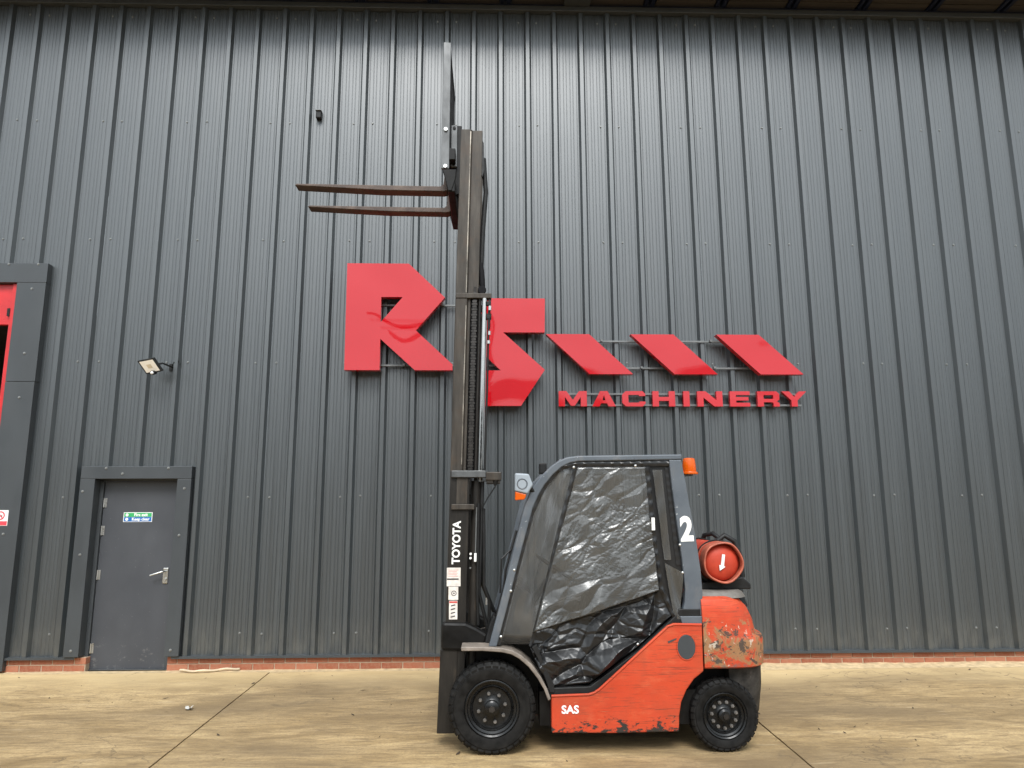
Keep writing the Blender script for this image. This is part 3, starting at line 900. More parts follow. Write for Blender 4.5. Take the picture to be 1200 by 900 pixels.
fwheel = wheel(-0.433, 0.302, 0.205, -2.872, 0.185, 8, 0.094, 0.052, 34)
rwheel = wheel(1.182, 0.237, 0.165, -2.868, 0.150, 11, 0.086, 0.046, 32)
mirror_wheel(fwheel); mirror_wheel(rwheel)
MB().cyl((-0.433, -2.72, 0.302), (-0.433, -1.87, 0.302), 0.09, 16).build('axle', 'black', FK, smooth=50)
MB().cyl((1.182, -2.75, 0.237), (1.182, -1.84, 0.237), 0.055, 16).box(1.10, 1.26, -2.62, -1.97, 0.17, 0.31).build('axle', 'black', FK)

# -- chassis
ch = MB().box(-0.10, 1.00, -2.79, -1.80, 0.17, 0.395)
ch.box(-0.62, -0.02, -2.62, -1.97, 0.20, 0.68)
ch.box(0.20, 1.05, -2.70, -1.89, 0.39, 0.80)
ch.build('chassis', 'black', FK)
MB().box(0.35, 0.70, -2.70, -1.90, 0.105, 0.175).build('underbody', 'black', FK)
side = [(-0.024, 0.140), (0.40, 0.134), (0.857, 0.140), (0.862, 0.24), (0.880, 0.33), (0.920, 0.410), (0.975, 0.480), (1.046, 0.532), (1.050, 0.842), (0.845, 0.848), (0.805, 0.832), (0.310, 0.415), (0.275, 0.394), (0.235, 0.384), (-0.022, 0.377)]
o = MB().prism(side, -2.862, -2.79).build('side_panel', 'orange', FK, bevel=0.010, seg=3)
o['label'] = 'scratched orange side panel with chipped bottom edge'
mirror(o, YC)
o = MB().tube([(-0.022, -2.858, 0.379), (0.235, -2.858, 0.386), (0.275, -2.858, 0.397), (0.312, -2.858, 0.419), (0.806, -2.858, 0.834), (0.847, -2.858, 0.848), (1.046, -2.858, 0.844)], 0.010, 8).build('panel_bead', 'orange', FK, smooth=60)
mirror(o, YC)
n = 32
o = MB().prism([(0.931 + 0.064 * math.cos(6.2832 * i / n), 0.696 + 0.084 * math.sin(6.2832 * i / n)) for i in range(n)], -2.865, -2.855).build('filler_cap', 'trim', FK, bevel=0.003)
rimp = [(0.931 + 0.067 * math.cos(6.2832 * i / n), -2.862, 0.696 + 0.087 * math.sin(6.2832 * i / n)) for i in range(n + 1)]
MB().tube(rimp, 0.005, 6).build('filler_rim', 'orange', FK, smooth=60)
MB().prism([(0.80, 0.735), (0.862, 0.757), (0.862, 0.748), (0.805, 0.722)], -2.8655, -2.860).build('release_lever', 'inkdark', FK)
text(MB(), 'SAS', 0.072, (0.106, -2.8632, 0.289), 0, 0.0008, 0.0022, 1.05).build('lettering', 'white', FK)

# dark step well and sloping sill trim behind the orange panel
o = MB().prism([(-0.03, 0.36), (0.30, 0.38), (0.86, 0.82), (1.05, 0.83), (1.05, 0.95), (0.90, 0.95), (0.865, 0.900), (0.59, 0.665), (0.25, 0.435), (-0.06, 0.425)], -2.835, -2.78).build('sill_trim', 'blackplastic', FK, bevel=0.006)
mirror(o, YC)
o = MB().prism([(0.915, 0.846), (1.062, 0.846), (1.062, 0.90), (0.90, 0.90)], -2.842, -2.78).build('pillar_foot', 'cab', FK, bevel=0.004)
mirror(o, YC)

# -- front fender and step
fo = [(-0.648, 0.710), (-0.50, 0.708), (-0.36, 0.700), (-0.29, 0.684), (-0.225, 0.648), (-0.155, 0.588), (-0.095, 0.508), (-0.052, 0.430), (-0.026, 0.360)]
fi = [(-0.045, 0.350), (-0.074, 0.425), (-0.118, 0.498), (-0.178, 0.573), (-0.244, 0.628), (-0.300, 0.657), (-0.37, 0.672), (-0.50, 0.682), (-0.648, 0.682)]
o = MB().prism(fo + fi, -2.868, -2.60).build('front_fender', 'fender', FK, bevel=0.006)
mirror(o, YC)
o = MB().prism([(-0.155, 0.70), (-0.11, 0.62), (-0.03, 0.40), (0.0, 0.40), (0.0, 0.45), (-0.06, 0.56), (-0.12, 0.72)], -2.85, -2.79).build('step_edge', 'blackplastic', FK, bevel=0.004)
mirror(o, YC)
MB().prism([(-0.60, 0.68), (-0.05, 0.68), (-0.02, 0.36), (0.0, 0.36), (0.0, 0.72), (-0.42, 0.72)], -2.60, -1.99).build('floor_pan', 'black', FK)

# -- counterweight: plan section with a rounded rear, stacked by height
def cw_section(z, xf, xr, hw, rnd, n=14):
    pts = [(xf, -hw)]
    for i in range(n + 1):
        a = -math.pi / 2 + math.pi * i / n
        cx_ = math.copysign(abs(math.cos(a)) ** 0.72, math.cos(a)) if abs(math.cos(a)) > 1e-6 else 0
        sy_ = math.copysign(abs(math.sin(a)) ** 0.62, math.sin(a))
        pts.append((xr - rnd + rnd * cx_, hw * sy_))
    pts.append((xf, hw))
    return [(x, YC + y, z) for x, y in pts]
def stack(secs):
    mb = MB()
    n = len(secs[0])
    vs = [p for s_ in secs for p in s_]
    fs = []
    for i in range(len(secs) - 1):
        for q in range(n):
            q2 = (q + 1) % n
            fs.append((i * n + q, i * n + q2, (i + 1) * n + q2, (i + 1) * n + q))
    fs.append(tuple(range(n - 1, -1, -1)))
    fs.append(tuple((len(secs) - 1) * n + i for i in range(n)))
    return mb.add(vs, fs)
secs = [cw_section(0.548, 1.056, 1.555, 0.555, 0.30), cw_section(0.558, 1.056, 1.575, 0.565, 0.31), cw_section(0.720, 1.056, 1.580, 0.567, 0.31), cw_section(0.752, 1.056, 1.570, 0.567, 0.31), cw_section(0.765, 1.056, 1.525, 0.566, 0.29),
        cw_section(0.860, 1.056, 1.505, 0.562, 0.28), cw_section(0.940, 1.056, 1.470, 0.556, 0.27), cw_section(1.000, 1.056, 1.415, 0.546, 0.25), cw_section(1.022, 1.056, 1.380, 0.530, 0.24), cw_section(1.030, 1.056, 1.355, 0.510, 0.23)]
o = stack(secs).build('counterweight', 'cw', FK, smooth=42)
o['label'] = 'orange rear counterweight with scraped and rusty corner'
low = [cw_section(0.17, 1.30, 1.49, 0.42, 0.14), cw_section(0.22, 1.28, 1.53, 0.44, 0.16), cw_section(0.40, 1.26, 1.555, 0.46, 0.18), cw_section(0.548, 1.25, 1.555, 0.48, 0.18)]
stack(low).build('counterweight_tail', 'scraped', FK, smooth=42)
MB().box(1.05, 1.46, -2.66, -1.93, 0.18, 0.547).build('wheel_housing', 'black', FK)
secs = [cw_section(1.015, 1.080, 1.475, 0.49, 0.23), cw_section(1.046, 1.080, 1.455, 0.48, 0.22), cw_section(1.062, 1.085, 1.43, 0.46, 0.21)]
stack(secs).build('bonnet_cover', 'dullgrey', FK, smooth=42)
secs = [cw_section(0.93, 1.34, 1.515, 0.33, 0.13), cw_section(1.02, 1.34, 1.485, 0.32, 0.12), cw_section(1.034, 1.34, 1.47, 0.31, 0.12)]
stack(secs).build('rear_grille', 'blackplastic', FK, smooth=42)

# -- cab: guard pillars, roof, bonnet, seat, wheel
outl = [(-0.457, 0.702), (-0.385, 0.96), (-0.319, 1.215), (-0.252, 1.470), (-0.195, 1.690), (-0.150, 1.795), (-0.085, 1.885), (0.0, 1.966), (0.055, 2.004), (0.112, 2.028), (0.197, 2.040), (0.968, 2.050)]
innr = [(0.966, 2.010), (0.200, 1.998), (0.135, 1.986), (0.075, 1.956), (0.010, 1.900), (-0.050, 1.828), (-0.095, 1.755), (-0.140, 1.655), (-0.196, 1.455), (-0.262, 1.215), (-0.328, 0.96), (-0.400, 0.702)]
o = MB().prism(outl + innr, -2.832, -2.772).build('front_pillar', 'cab', FK, bevel=0.010, seg=3)
mirror(o, YC)
rp = [(0.870, 2.009), (0.962, 2.009), (0.985, 1.86), (1.012, 1.66), (1.046, 1.433), (1.068, 1.22), (1.074, 1.06), (1.066, 0.900), (0.914, 0.900), (0.940, 0.99), (0.950, 1.081), (0.935, 1.30), (0.906, 1.58), (0.885, 1.80)]
o = MB().prism(rp, -2.830, -2.770).build('rear_pillar', 'cab', FK, bevel=0.008, seg=3)
mirror(o, YC)
text(MB(), '2', 0.235, (0.978, -2.8312, 1.500), 0.03, 0.0008, 0.010, 0.78).build('number_decal', 'white', FK)
for x0, x1 in ((0.06, 0.12), (0.90, 0.955)):
    z = 1.995 if x0 < 0.5 else 2.012
    MB().box(x0, x1, -2.772, -1.818, z - 0.03, z + 0.022).build('roof_crossbar', 'cab', FK, bevel=0.008)
for i in range(7):
    y = -2.67 + 0.125 * i
    MB().box(0.12, 0.90, y - 0.012, y + 0.012, 1.985, 2.030).build('roof_bar', 'cab', FK, bevel=0.005)
MB().prism([(0.26, 0.79), (1.05, 0.79), (1.05, 1.02), (0.90, 1.03), (0.32, 0.98)], -2.66, -1.93).build('engine_bonnet', 'black', FK, bevel=0.03, seg=3)
MB().prism([(0.34, 0.99), (0.80, 1.02), (0.80, 1.12), (0.36, 1.10)], -2.52, -2.07).build('seat', 'seat', FK, bevel=0.035, seg=3)
MB().prism([(0.74, 1.08), (0.86, 1.08), (0.93, 1.56), (0.83, 1.58)], -2.52, -2.07).build('backrest', 'seat', FK, bevel=0.035, seg=3)
MB().prism([(-0.42, 0.72), (-0.10, 0.72), (-0.14, 1.05), (-0.24, 1.12), (-0.33, 1.06)], -2.76, -1.83).build('dashboard', 'blackplastic', FK, bevel=0.02)
sw = MB()
sc = Vector((0.06, YC, 1.20)); sn = Vector((0.55, 0, 0.83)).normalized()
sa = Vector((0, 1, 0)); sb = sn.cross(sa)
sw.tube([sc + (sa * math.cos(6.2832 * i / 28) + sb * math.sin(6.2832 * i / 28)) * 0.17 for i in range(29)], 0.014, 8)
for q in range(3):
    sw.tube([sc, sc + (sa * math.cos(q * 2.09) + sb * math.sin(q * 2.09)) * 0.165], 0.011, 6)
sw.tube([sc, sc - sn * 0.40], 0.024, 10)
sw.build('steering_wheel', 'blackplastic', FK, smooth=50)

# -- plastic cab curtains
def lerp_poly(P, t):
    L = [0.0]
    for a, b in zip(P, P[1:]):
        L.append(L[-1] + math.hypot(b[0] - a[0], b[1] - a[1]))
    s_ = t * L[-1]
    for i in range(len(P) - 1):
        if s_ <= L[i + 1] + 1e-9:
            q = (s_ - L[i]) / max(1e-9, L[i + 1] - L[i])
            return (P[i][0] + (P[i + 1][0] - P[i][0]) * q, P[i][1] + (P[i + 1][1] - P[i][1]) * q)
    return P[-1]
def ruled(name, mat, A, B, nu, nv, y0, disp, pin=0.06):
    vs, fs = [], []
    for j in range(nv + 1):
        v = j / nv
        for i in range(nu + 1):
            u = i / nu
            a, b = lerp_poly(A, u), lerp_poly(B, u)
            x, z = a[0] + (b[0] - a[0]) * v, a[1] + (b[1] - a[1]) * v
            e = min(u, 1 - u, v, 1 - v)
            k = min(1.0, e / pin) if pin else 1.0
            vs.append((x, y0 + disp(x, z) * (0.15 + 0.85 * k), z))
    for j in range(nv):
        for i in range(nu):
            q = j * (nu + 1) + i
            fs.append((q, q + 1, q + nu + 2, q + nu + 1))
    return MB().add(vs, fs).build(name, mat, FK, smooth=179)
def ridge(p):
    return abs(noise.noise(p))
def facet(x, z, seed):
    # F2^2 - F1^2 of a cell pattern is piecewise flat: planar facets that meet in sharp creases
    d, _ = noise.voronoi(Vector((x, z, seed)), distance_metric='DISTANCE_SQUARED')
    return d[1] - d[0]
def crumple(x, z):
    wx = noise.noise(Vector((x * 6, z * 6, 1.7))) * 0.035
    wz = noise.noise(Vector((x * 6, z * 6, 9.1))) * 0.035
    px, pz = x + wx, z + wz
    am = 0.55 + 0.9 * max(0.0, min(1.0, 0.5 + noise.noise(Vector((x * 2.2, z * 2.0, 12.0)))))
    # broad diagonal sag, then creases of three sizes that come and go
    d1, d2 = x * 0.80 + z * 0.60, z * 0.80 - x * 0.60
    sag = 0.024 * noise.noise(Vector((d1 * 3.6, d2 * 1.1, 0.3))) + 0.010 * noise.noise(Vector((d1 * 7.5, d2 * 3.0, 5.3)))
    e1, e2 = px * 0.80 + pz * 0.60, pz * 0.80 - px * 0.60
    a = facet(e1 * 4.0, e2 * 9.5, 0.3)
    b = facet(e1 * 11.0, e2 * 24.0, 4.2)
    c = facet(px * 28, pz * 40 + px * 9, 7.7)
    k = max(0.0, min(1.0, 0.62 + 2.2 * noise.noise(Vector((d1 * 2.6, d2 * 2.0, 22.0))))) * max(0.15, min(1.0, (1.98 - z) * 2.6))
    return sag - 0.0120 * a * am - (0.12 + 0.88 * k) * (0.0062 * b * am + 0.0026 * c) - 0.030 * (1.95 - z) - 0.050 * (1.95 - z) ** 2
def folds(x, z):
    wx = noise.noise(Vector((x * 4, z * 4, 5.7))) * 0.06
    wz = noise.noise(Vector((x * 4, z * 4, 2.2))) * 0.06
    px, pz = x + wx, z + wz
    a = facet(px * 2.6 + pz * 1.4, pz * 5.2 - px * 3.0, 2.0)
    b = facet(px * 6 - pz * 4, pz * 11 + px * 3, 6.0)
    c = facet(px * 17 + pz * 6, pz * 22, 8.0)
    e = facet(px * 40, pz * 44, 1.0)
    return -0.105 * a - 0.020 * b - 0.004 * c - 0.0006 * e + 0.035 - 0.06 * (1.0 - z)
def soft(x, z):
    a = noise.noise(Vector((x * 9 + z * 1.0, z * 2.0 - x, 1.0)))
    b = noise.noise(Vector((x * 22 - z * 6, z * 5, 4.0)))
    return 0.018 * a + 0.006 * b - 0.05 * (1.95 - z)
YCUR = -2.800
cw1 = ruled('curtain_window', 'clear', [(0.190, 1.962), (0.705, 1.962)], [(-0.150, 0.795), (0.20, 0.895), (0.50, 0.99), (0.765, 1.075)], 200, 280, YCUR, crumple, 0.015)
cw1['label'] = 'crumpled clear plastic door curtain'
cw2 = ruled('curtain_skirt', 'vinyl', [(-0.152, 0.798), (0.20, 0.898), (0.50, 0.993), (0.768, 1.078)], [(-0.168, 0.700), (-0.10, 0.54), (-0.03, 0.425), (0.25, 0.452), (0.59, 0.690), (0.862, 0.912)], 220, 120, YCUR - 0.006, folds, 0.04)
cw2['label'] = 'creased black vinyl lower half of the door curtain'
cw3 = ruled('curtain_quarter_window', 'clearthin', [(0.150, 1.968), (0.075, 1.940), (0.000, 1.885), (-0.080, 1.770), (-0.130, 1.65), (-0.250, 1.215), (-0.385, 0.715)], [(0.172, 1.962), (-0.160, 0.712)], 120, 40, YCUR + 0.01, soft, 0.05)
cw3['label'] = 'thin clear plastic quarter window beside the front pillar'
for c in (cw1, cw2, cw3):
    mirror(c, YC)
def ribbon(name, mat, path, wdt, y, thick=0.012, ridges=0.0):
    """flat strip following a path in (x, z)"""
    P = [lerp_poly(path, i / 60) for i in range(61)]
    L, Q = [], []
    for i, p in enumerate(P):
        a, b = P[max(0, i - 1)], P[min(60, i + 1)]
        d = Vector((b[0] - a[0], b[1] - a[1])).normalized()
        nrm = Vector((-d.y, d.x))
        k = wdt / 2 * (1 + ridges * math.sin(i * 2.4))
        L.append((p[0] + nrm.x * k, p[1] + nrm.y * k)); Q.append((p[0] - nrm.x * k, p[1] - nrm.y * k))
    mb = MB()
    n = len(P)
    vs = [(a[0], y, a[1]) for a in L] + [(a[0], y - thick * (0.6 + 0.4 * math.sin(i * 1.3)), a[1]) for i, a in enumerate(P)] + [(a[0], y, a[1]) for a in Q]
    fs = []
    for i in range(n - 1):
        fs.append((i, i + 1, n + i + 1, n + i)); fs.append((n + i, n + i + 1, 2 * n + i + 1, 2 * n + i))
    return mb.add(vs, fs).build(name, mat, FK, smooth=60)
ribbon('zip_strip', 'vinyl', [(0.182, 1.965), (0.02, 1.38), (-0.160, 0.70)], 0.030, YCUR - 0.014)
ribbon('curtain_header', 'vinyl', [(0.03, 1.925), (0.09, 1.963), (0.18, 1.982), (0.885, 1.985)], 0.040, YCUR - 0.012, 0.016)
ribbon('pillar_seal', 'vinyl', [(0.06, 1.945), (-0.03, 1.855), (-0.09, 1.755), (-0.135, 1.65), (-0.255, 1.215), (-0.388, 0.715)], 0.040, YCUR - 0.008)
ribbon('door_edge_strip', 'vinyl', [(0.712, 1.96), (0.735, 1.50), (0.775, 1.10), (0.868, 0.895)], 0.034, YCUR - 0.018, 0.02)
MB().prism([(0.70, 1.965), (0.885, 1.965), (0.915, 1.58), (0.945, 1.20), (0.945, 1.08), (0.90, 0.88), (0.865, 0.895), (0.775, 1.07)], YCUR + 0.010, YCUR + 0.016).build('rear_curtain', 'vinyl', FK)
ribbon('curtain_lacing', 'vinyl', [(0.868, 1.955), (0.900, 1.55), (0.925, 1.25)], 0.050, YCUR + 0.004, 0.004, 0.03)
ruled('curtain_strip', 'clear', [(0.745, 1.935), (0.815, 1.935)], [(0.808, 1.290), (0.856, 1.290)], 10, 60, YCUR - 0.028, lambda x, z: 0.012 * noise.noise(Vector((x * 20, z * 4, 2))), 0)
ruled('curtain_flap', 'clear', [(0.808, 1.270), (0.94, 1.20)], [(0.862, 0.885), (0.905, 0.880)], 20, 60, YCUR - 0.024, lambda x, z: 0.030 * noise.noise(Vector((x * 16 + z * 3, z * 3, 6))), 0)
MB().box(0.722, 0.745, YCUR - 0.042, YCUR - 0.030, 1.50, 1.59).build('latch_label', 'white', FK)
for x, z in ((0.165, 1.955), (0.62, 1.965), (-0.275, 1.225), (-0.30, 1.08), (-0.37, 0.77), (0.595, 0.712), (0.925, 1.395), (0.935, 1.20)):
    MB().lathe([(0.0005, -0.008), (0.008, -0.005), (0.011, 0.0)], (x, YCUR - 0.030, z), 10).build('stud', 'steel', FK, smooth=60)
# clear front screen between the pillars
fs_ = MB()
P = [(-0.425, 0.72), (-0.29, 1.215), (-0.17, 1.66), (-0.07, 1.86), (0.04, 1.965)]
vs = []
for k in range(13):
    y = -2.772 + (0.954) * k / 12
    for i in range(17):
        p = lerp_poly(P, i / 16)
        vs.append((p[0] + 0.006 * noise.noise(Vector((y * 4, p[1] * 3, 1))), y, p[1]))
f_ = [(k * 17 + i, k * 17 + i + 1, (k + 1) * 17 + i + 1, (k + 1) * 17 + i) for k in range(12) for i in range(16)]
fs_.add(vs, f_).build('front_screen', 'clearthin', FK, smooth=179)
MB().tube([(-0.40, -2.74, 0.90), (-0.345, -2.74, 1.10), (-0.335, -2.74, 1.22), (-0.255, -2.72, 1.50)], 0.009, 6).tube([(-0.375, -2.76, 1.06), (-0.365, -2.77, 1.30), (-0.30, -2.74, 1.36)], 0.007, 6).build('wiper', 'blackplastic', FK)

# -- lamps on the cab
def headlamp():
    hp = [(-0.270, 1.912), (-0.168, 1.905), (-0.138, 1.825), (-0.178, 1.760), (-0.270, 1.782)]
    o = MB().prism(hp, -2.885, -2.80).build('headlamp', 'lightgrey', FK, bevel=0.012, seg=3)
    MB().lathe([(0.0005, 0.010), (0.024, 0.006), (0.036, -0.004), (0.040, 0.0)], (-0.217, -2.886, 1.833), 24).build('lamp_boss', 'cab', o, smooth=50)
    q = MB().prism([(-0.268, 1.780), (-0.185, 1.757), (-0.20, 1.722), (-0.268, 1.716)], -2.875, -2.81).build('indicator_lens', 'amber', o, bevel=0.006)
    MB().tube([(-0.16, -2.83, 1.80), (-0.10, -2.80, 1.76)], 0.018, 8).build('lamp_arm', 'blackplastic', o, smooth=60)
    return o
hl = headlamp()
MB().box(-0.04, 0.02, -2.12, -2.02, 1.945, 2.035).build('work_lamp', 'blackplastic', FK, bevel=0.01)
bc = MB().lathe([(0.0005, 0.0)], (0, 0, 0), 3)
def zlathe(prof, c, n=28):
    mb = MB()
    k = len(prof)
    vs = [(c[0] + r * math.cos(6.28318 * i / n), c[1] + r * math.sin(6.28318 * i / n), c[2] + z) for i in range(n) for r, z in prof]
    fs = [(i * k + q, ((i + 1) % n) * k + q, ((i + 1) % n) * k + q + 1, i * k + q + 1) for i in range(n) for q in range(k - 1)]
    return mb.add(vs, fs)
bp = (1.080, -2.60, 1.92)
bl = zlathe([(0.0005, 0.012), (0.050, 0.012), (0.052, 0.025), (0.047, 0.095), (0.043, 0.112), (0.030, 0.118), (0.0005, 0.119)], bp).build('beacon_lens', 'amber', FK, smooth=40)
bl['label'] = 'amber beacon behind the cab roof'
zlathe([(0.0005, -0.006), (0.064, -0.006), (0.066, 0.002), (0.062, 0.012), (0.0005, 0.013)], bp).build('beacon_base', 'amber', FK, smooth=40)
MB().box(0.95, 1.10, -2.625, -2.575, 1.900, 1.912).build('beacon_bracket', 'cab', FK)

# -- mast
SH = (0.020, 0.0)
def channel(name, mat, x0, x1, yo, z0, z1, wall=0.022, fl=0.060, step=None):
    """near-side C rail, web outwards at yo, flanges inwards"""
    a = [(x0, yo), (x1, yo), (x1, yo + fl), (x1 - wall, yo + fl), (x1 - wall, yo + wall), (x0 + wall, yo + wall), (x0 + wall, yo + fl), (x0, yo + fl)]
    if step:
        a = [(x0, yo), (step, yo), (step + 0.010, yo + 0.020), (x1, yo + 0.020)] + a[2:4] + [(x1 - wall, yo + 0.042), (x0 + wall, yo + 0.042)] + a[6:]
    n = len(a)
    mb = MB().add([(x, y, z0) for x, y in a] + [(x, y, z1) for x, y in a],
                  [(i, (i + 1) % n, n + (i + 1) % n, n + i) for i in range(n)] + [tuple(range(n - 1, -1, -1)), tuple(range(n, 2 * n))])
    o = mb.build(name, mat, FK, bevel=0.004, shear=SH)
    mirror(o, YC)
    return o
channel('outer_rail', 'mastblack', -0.786, -0.640, -2.668, 0.100, 1.940)
channel('middle_rail', 'mast', -0.789, -0.672, -2.625, 1.00, 3.335, step=-0.702)
channel('inner_rail', 'mast', -0.794, -0.612, -2.585, 2.40, 4.770, step=-0.706)
def part(name, mat, fn, mir=False, **k):
    mb = MB(); fn(mb)
    o = mb.build(name, mat, FK, shear=SH, **k)
    if mir: mirror(o, YC)
    return o
# worn bright running edges
part('wear_strip', 'brightsteel', lambda b: b.box(-0.7095, -0.7025, -2.6268, -2.6245, 1.99, 3.24), True)
part('wear_strip', 'brightsteel', lambda b: b.box(-0.7135, -0.7065, -2.5868, -2.5845, 3.36, 4.75), True)
# lower front plates and mast foot
part('mast_foot', 'mastblack', lambda b: b.prism([(-0.825, 0.092), (-0.700, 0.092), (-0.690, 0.55), (-0.690, 0.66), (-0.818, 0.66)], -2.672, -2.60), True, bevel=0.006)
part('mast_bracket', 'black', lambda b: b.prism([(-0.812, 0.655), (-0.66, 0.650), (-0.50, 0.690), (-0.475, 0.76), (-0.56, 0.810), (-0.640, 0.845), (-0.812, 0.850)], -2.690, -2.60), True, bevel=0.02)
part('tilt_cylinder', 'black', lambda b: b.cyl((-0.62, -2.56, 0.60), (-0.10, -2.56, 0.50), 0.04, 14), True, smooth=50)
# crossmembers
part('crossmember', 'mastblack', lambda b: b.box(-0.690, -0.650, -2.640, -1.950, 1.78, 1.925).box(-0.690, -0.650, -2.640, -1.950, 0.35, 0.50), bevel=0.006)
part('crossmember', 'mast', lambda b: b.box(-0.740, -0.690, -2.560, -2.030, 3.20, 3.325), bevel=0.006)
part('crossmember', 'mast', lambda b: b.box(-0.745, -0.700, -2.520, -2.070, 4.60, 4.76), bevel=0.006)
part('crossmember', 'mast', lambda b: b.box(-0.745, -0.700, -2.520, -2.070, 3.60, 3.74), bevel=0.006)
# head plates of the two lower stages
part('stage_head', 'backplate', lambda b: b.box(-0.777, -0.520, -2.695, -2.60, 1.890, 1.940), True, bevel=0.004)
part('stage_head_bar', 'mast', lambda b: b.box(-0.520, -0.402, -2.685, -2.60, 1.868, 1.930), True, bevel=0.006)
part('stage_collar', 'mast', lambda b: b.box(-0.770, -0.600, -2.690, -2.66, 1.652, 1.692), True, bevel=0.004)
part('stage_head', 'mast', lambda b: b.box(-0.792, -0.508, -2.632, -2.55, 3.300, 3.340), True, bevel=0.004)
part('rail_window', 'mast', lambda b: b.box(-0.735, -0.655, -2.676, -2.6685, 1.694, 1.888), True)
# lift cylinders and chains behind the rails
part('lift_cylinder', 'mastblack', lambda b: b.cyl((-0.590, -2.60, 0.25), (-0.590, -2.60, 1.865), 0.036, 18), True, smooth=50)
part('lift_rod', 'chrome', lambda b: b.cyl((-0.562, -2.615, 1.86), (-0.562, -2.615, 3.30), 0.019, 18), True, smooth=50)
part('guide_tube', 'mastblack', lambda b: b.cyl((-0.598, -2.600, 1.86), (-0.598, -2.600, 3.30), 0.012, 12), True, smooth=50)
def chain(b, x, y, z0, z1):
    z = z0; k = 0
    while z < z1:
        d = 0.0 if k % 2 else 0.004
        b.box(x - 0.022 + d, x + 0.022 - d, y - 0.004, y + 0.030, z, z + 0.014)
        b.box(x - 0.014, x + 0.014, y, y + 0.026, z + 0.014, z + 0.022)
        z += 0.022; k += 1
o = part('lift_chain', 'chain', lambda b: chain(b, -0.640, -2.615, 1.95, 3.28), True)
o['kind'] = 'stuff'
part('chain_backing', 'dark', lambda b: b.box(-0.672, -0.600, -2.575, -2.570, 1.95, 3.30), True)
part('chain_pulley', 'dark', lambda b: b.lathe([(0.0005, 0), (0.03, 0.0), (0.034, 0.008), (0.026, 0.014), (0.034, 0.020), (0.03, 0.03), (0.0005, 0.03)], (-0.585, -2.58, 3.385), 20), True, smooth=40)
part('hose_clamp', 'blackplastic', lambda b: b.box(-0.530, -0.512, -2.62, -2.58, 3.06, 3.30).box(-0.545, -0.51, -2.635, -2.60, 3.24, 3.275).box(-0.54, -0.515, -2.63, -2.60, 3.13, 3.16), bevel=0.004)
part('pipe_union', 'steel', lambda b: b.cyl((-0.518, -2.63, 3.20), (-0.518, -2.63, 3.235), 0.012, 8).cyl((-0.518, -2.63, 3.00), (-0.518, -2.63, 3.03), 0.010, 8).cyl((-0.522, -2.63, 2.93), (-0.522, -2.63, 2.955), 0.012, 8))
part('hose', 'blackplastic', lambda b: b.tube([(-0.525, -2.62, 3.2), (-0.525, -2.62, 2.6), (-0.528, -2.62, 1.94)], 0.008, 8), smooth=60)
part('hose', 'blackplastic', lambda b: b.tube([(-0.60, -2.50, 4.55), (-0.575, -2.50, 4.25), (-0.592, -2.50, 3.90), (-0.600, -2.50, 3.45)], 0.020, 8), smooth=60)
part('hose', 'dark', lambda b: b.tube([(-0.595, -2.53, 3.35), (-0.582, -2.54, 3.42), (-0.590, -2.54, 3.52), (-0.602, -2.53, 3.62)], 0.022, 8), smooth=60)
part('chain_anchor', 'chain', lambda b: b.cyl((-0.640, -2.60, 3.34), (-0.640, -2.60, 3.40), 0.010, 8).box(-0.655, -0.625, -2.615, -2.585, 3.34, 3.355), True)
part('inner_edge_plate', 'blackplastic', lambda b: b.prism([(-0.612, 4.68), (-0.600, 4.66), (-0.592, 4.42), (-0.604, 4.36), (-0.612, 4.38)], -2.56, -2.50))
# hoses, pipes and fittings beside the lower rail
part('hose', 'blackplastic', lambda b: b.tube([(-0.545, -2.60, 1.86), (-0.545, -2.62, 1.40), (-0.552, -2.62, 1.05), (-0.50, -2.60, 0.86), (-0.47, -2.58, 0.74)], 0.014, 8), smooth=60)
part('hose', 'blackplastic', lambda b: b.tube([(-0.57, -2.64, 1.70), (-0.565, -2.64, 1.30), (-0.56, -2.64, 1.00), (-0.55, -2.62, 0.82)], 0.012, 8), smooth=60)
part('hose', 'blackplastic', lambda b: b.tube([(-0.53, -2.60, 1.66), (-0.520, -2.62, 1.35), (-0.515, -2.62, 1.10), (-0.470, -2.60, 0.98), (-0.475, -2.58, 0.76)], 0.012, 8), smooth=60)
part('hose', 'blackplastic', lambda b: b.tube([(-0.55, -2.50, 1.70), (-0.53, -2.48, 1.10), (-0.44, -2.44, 0.90), (-0.38, -2.40, 0.82)], 0.016, 8), smooth=60)
part('pipe', 'galv', lambda b: b.cyl((-0.583, -2.652, 1.30), (-0.583, -2.652, 1.67), 0.005, 8))
part('grease_fitting', 'white', lambda b: b.box(-0.592, -0.574, -2.668, -2.645, 1.272, 1.335), bevel=0.004)
part('grease_fitting', 'white', lambda b: b.cyl((-0.618, -2.672, 1.33), (-0.618, -2.655, 1.33), 0.009, 8))
part('grease_fitting', 'white', lambda b: b.cyl((-0.618, -2.672, 1.30), (-0.618, -2.655, 1.30), 0.009, 8))
part('grease_fitting', 'galv', lambda b: b.cyl((-0.618, -2.672, 1.23), (-0.618, -2.655, 1.23), 0.007, 8))
part('pipe_union', 'steel', lambda b: b.cyl((-0.492, -2.60, 0.96), (-0.492, -2.60, 1.01), 0.009, 8))
part('cable', 'blackplastic', lambda b: b.tube([(-0.445, -2.66, 1.87), (-0.45, -2.66, 1.82), (-0.50, -2.65, 1.74), (-0.545, -2.64, 1.66)], 0.005, 6))
part('cable_boot', 'blackplastic', lambda b: b.cyl((-0.445, -2.66, 1.872), (-0.448, -2.66, 1.83), 0.024, 10, 0.010))
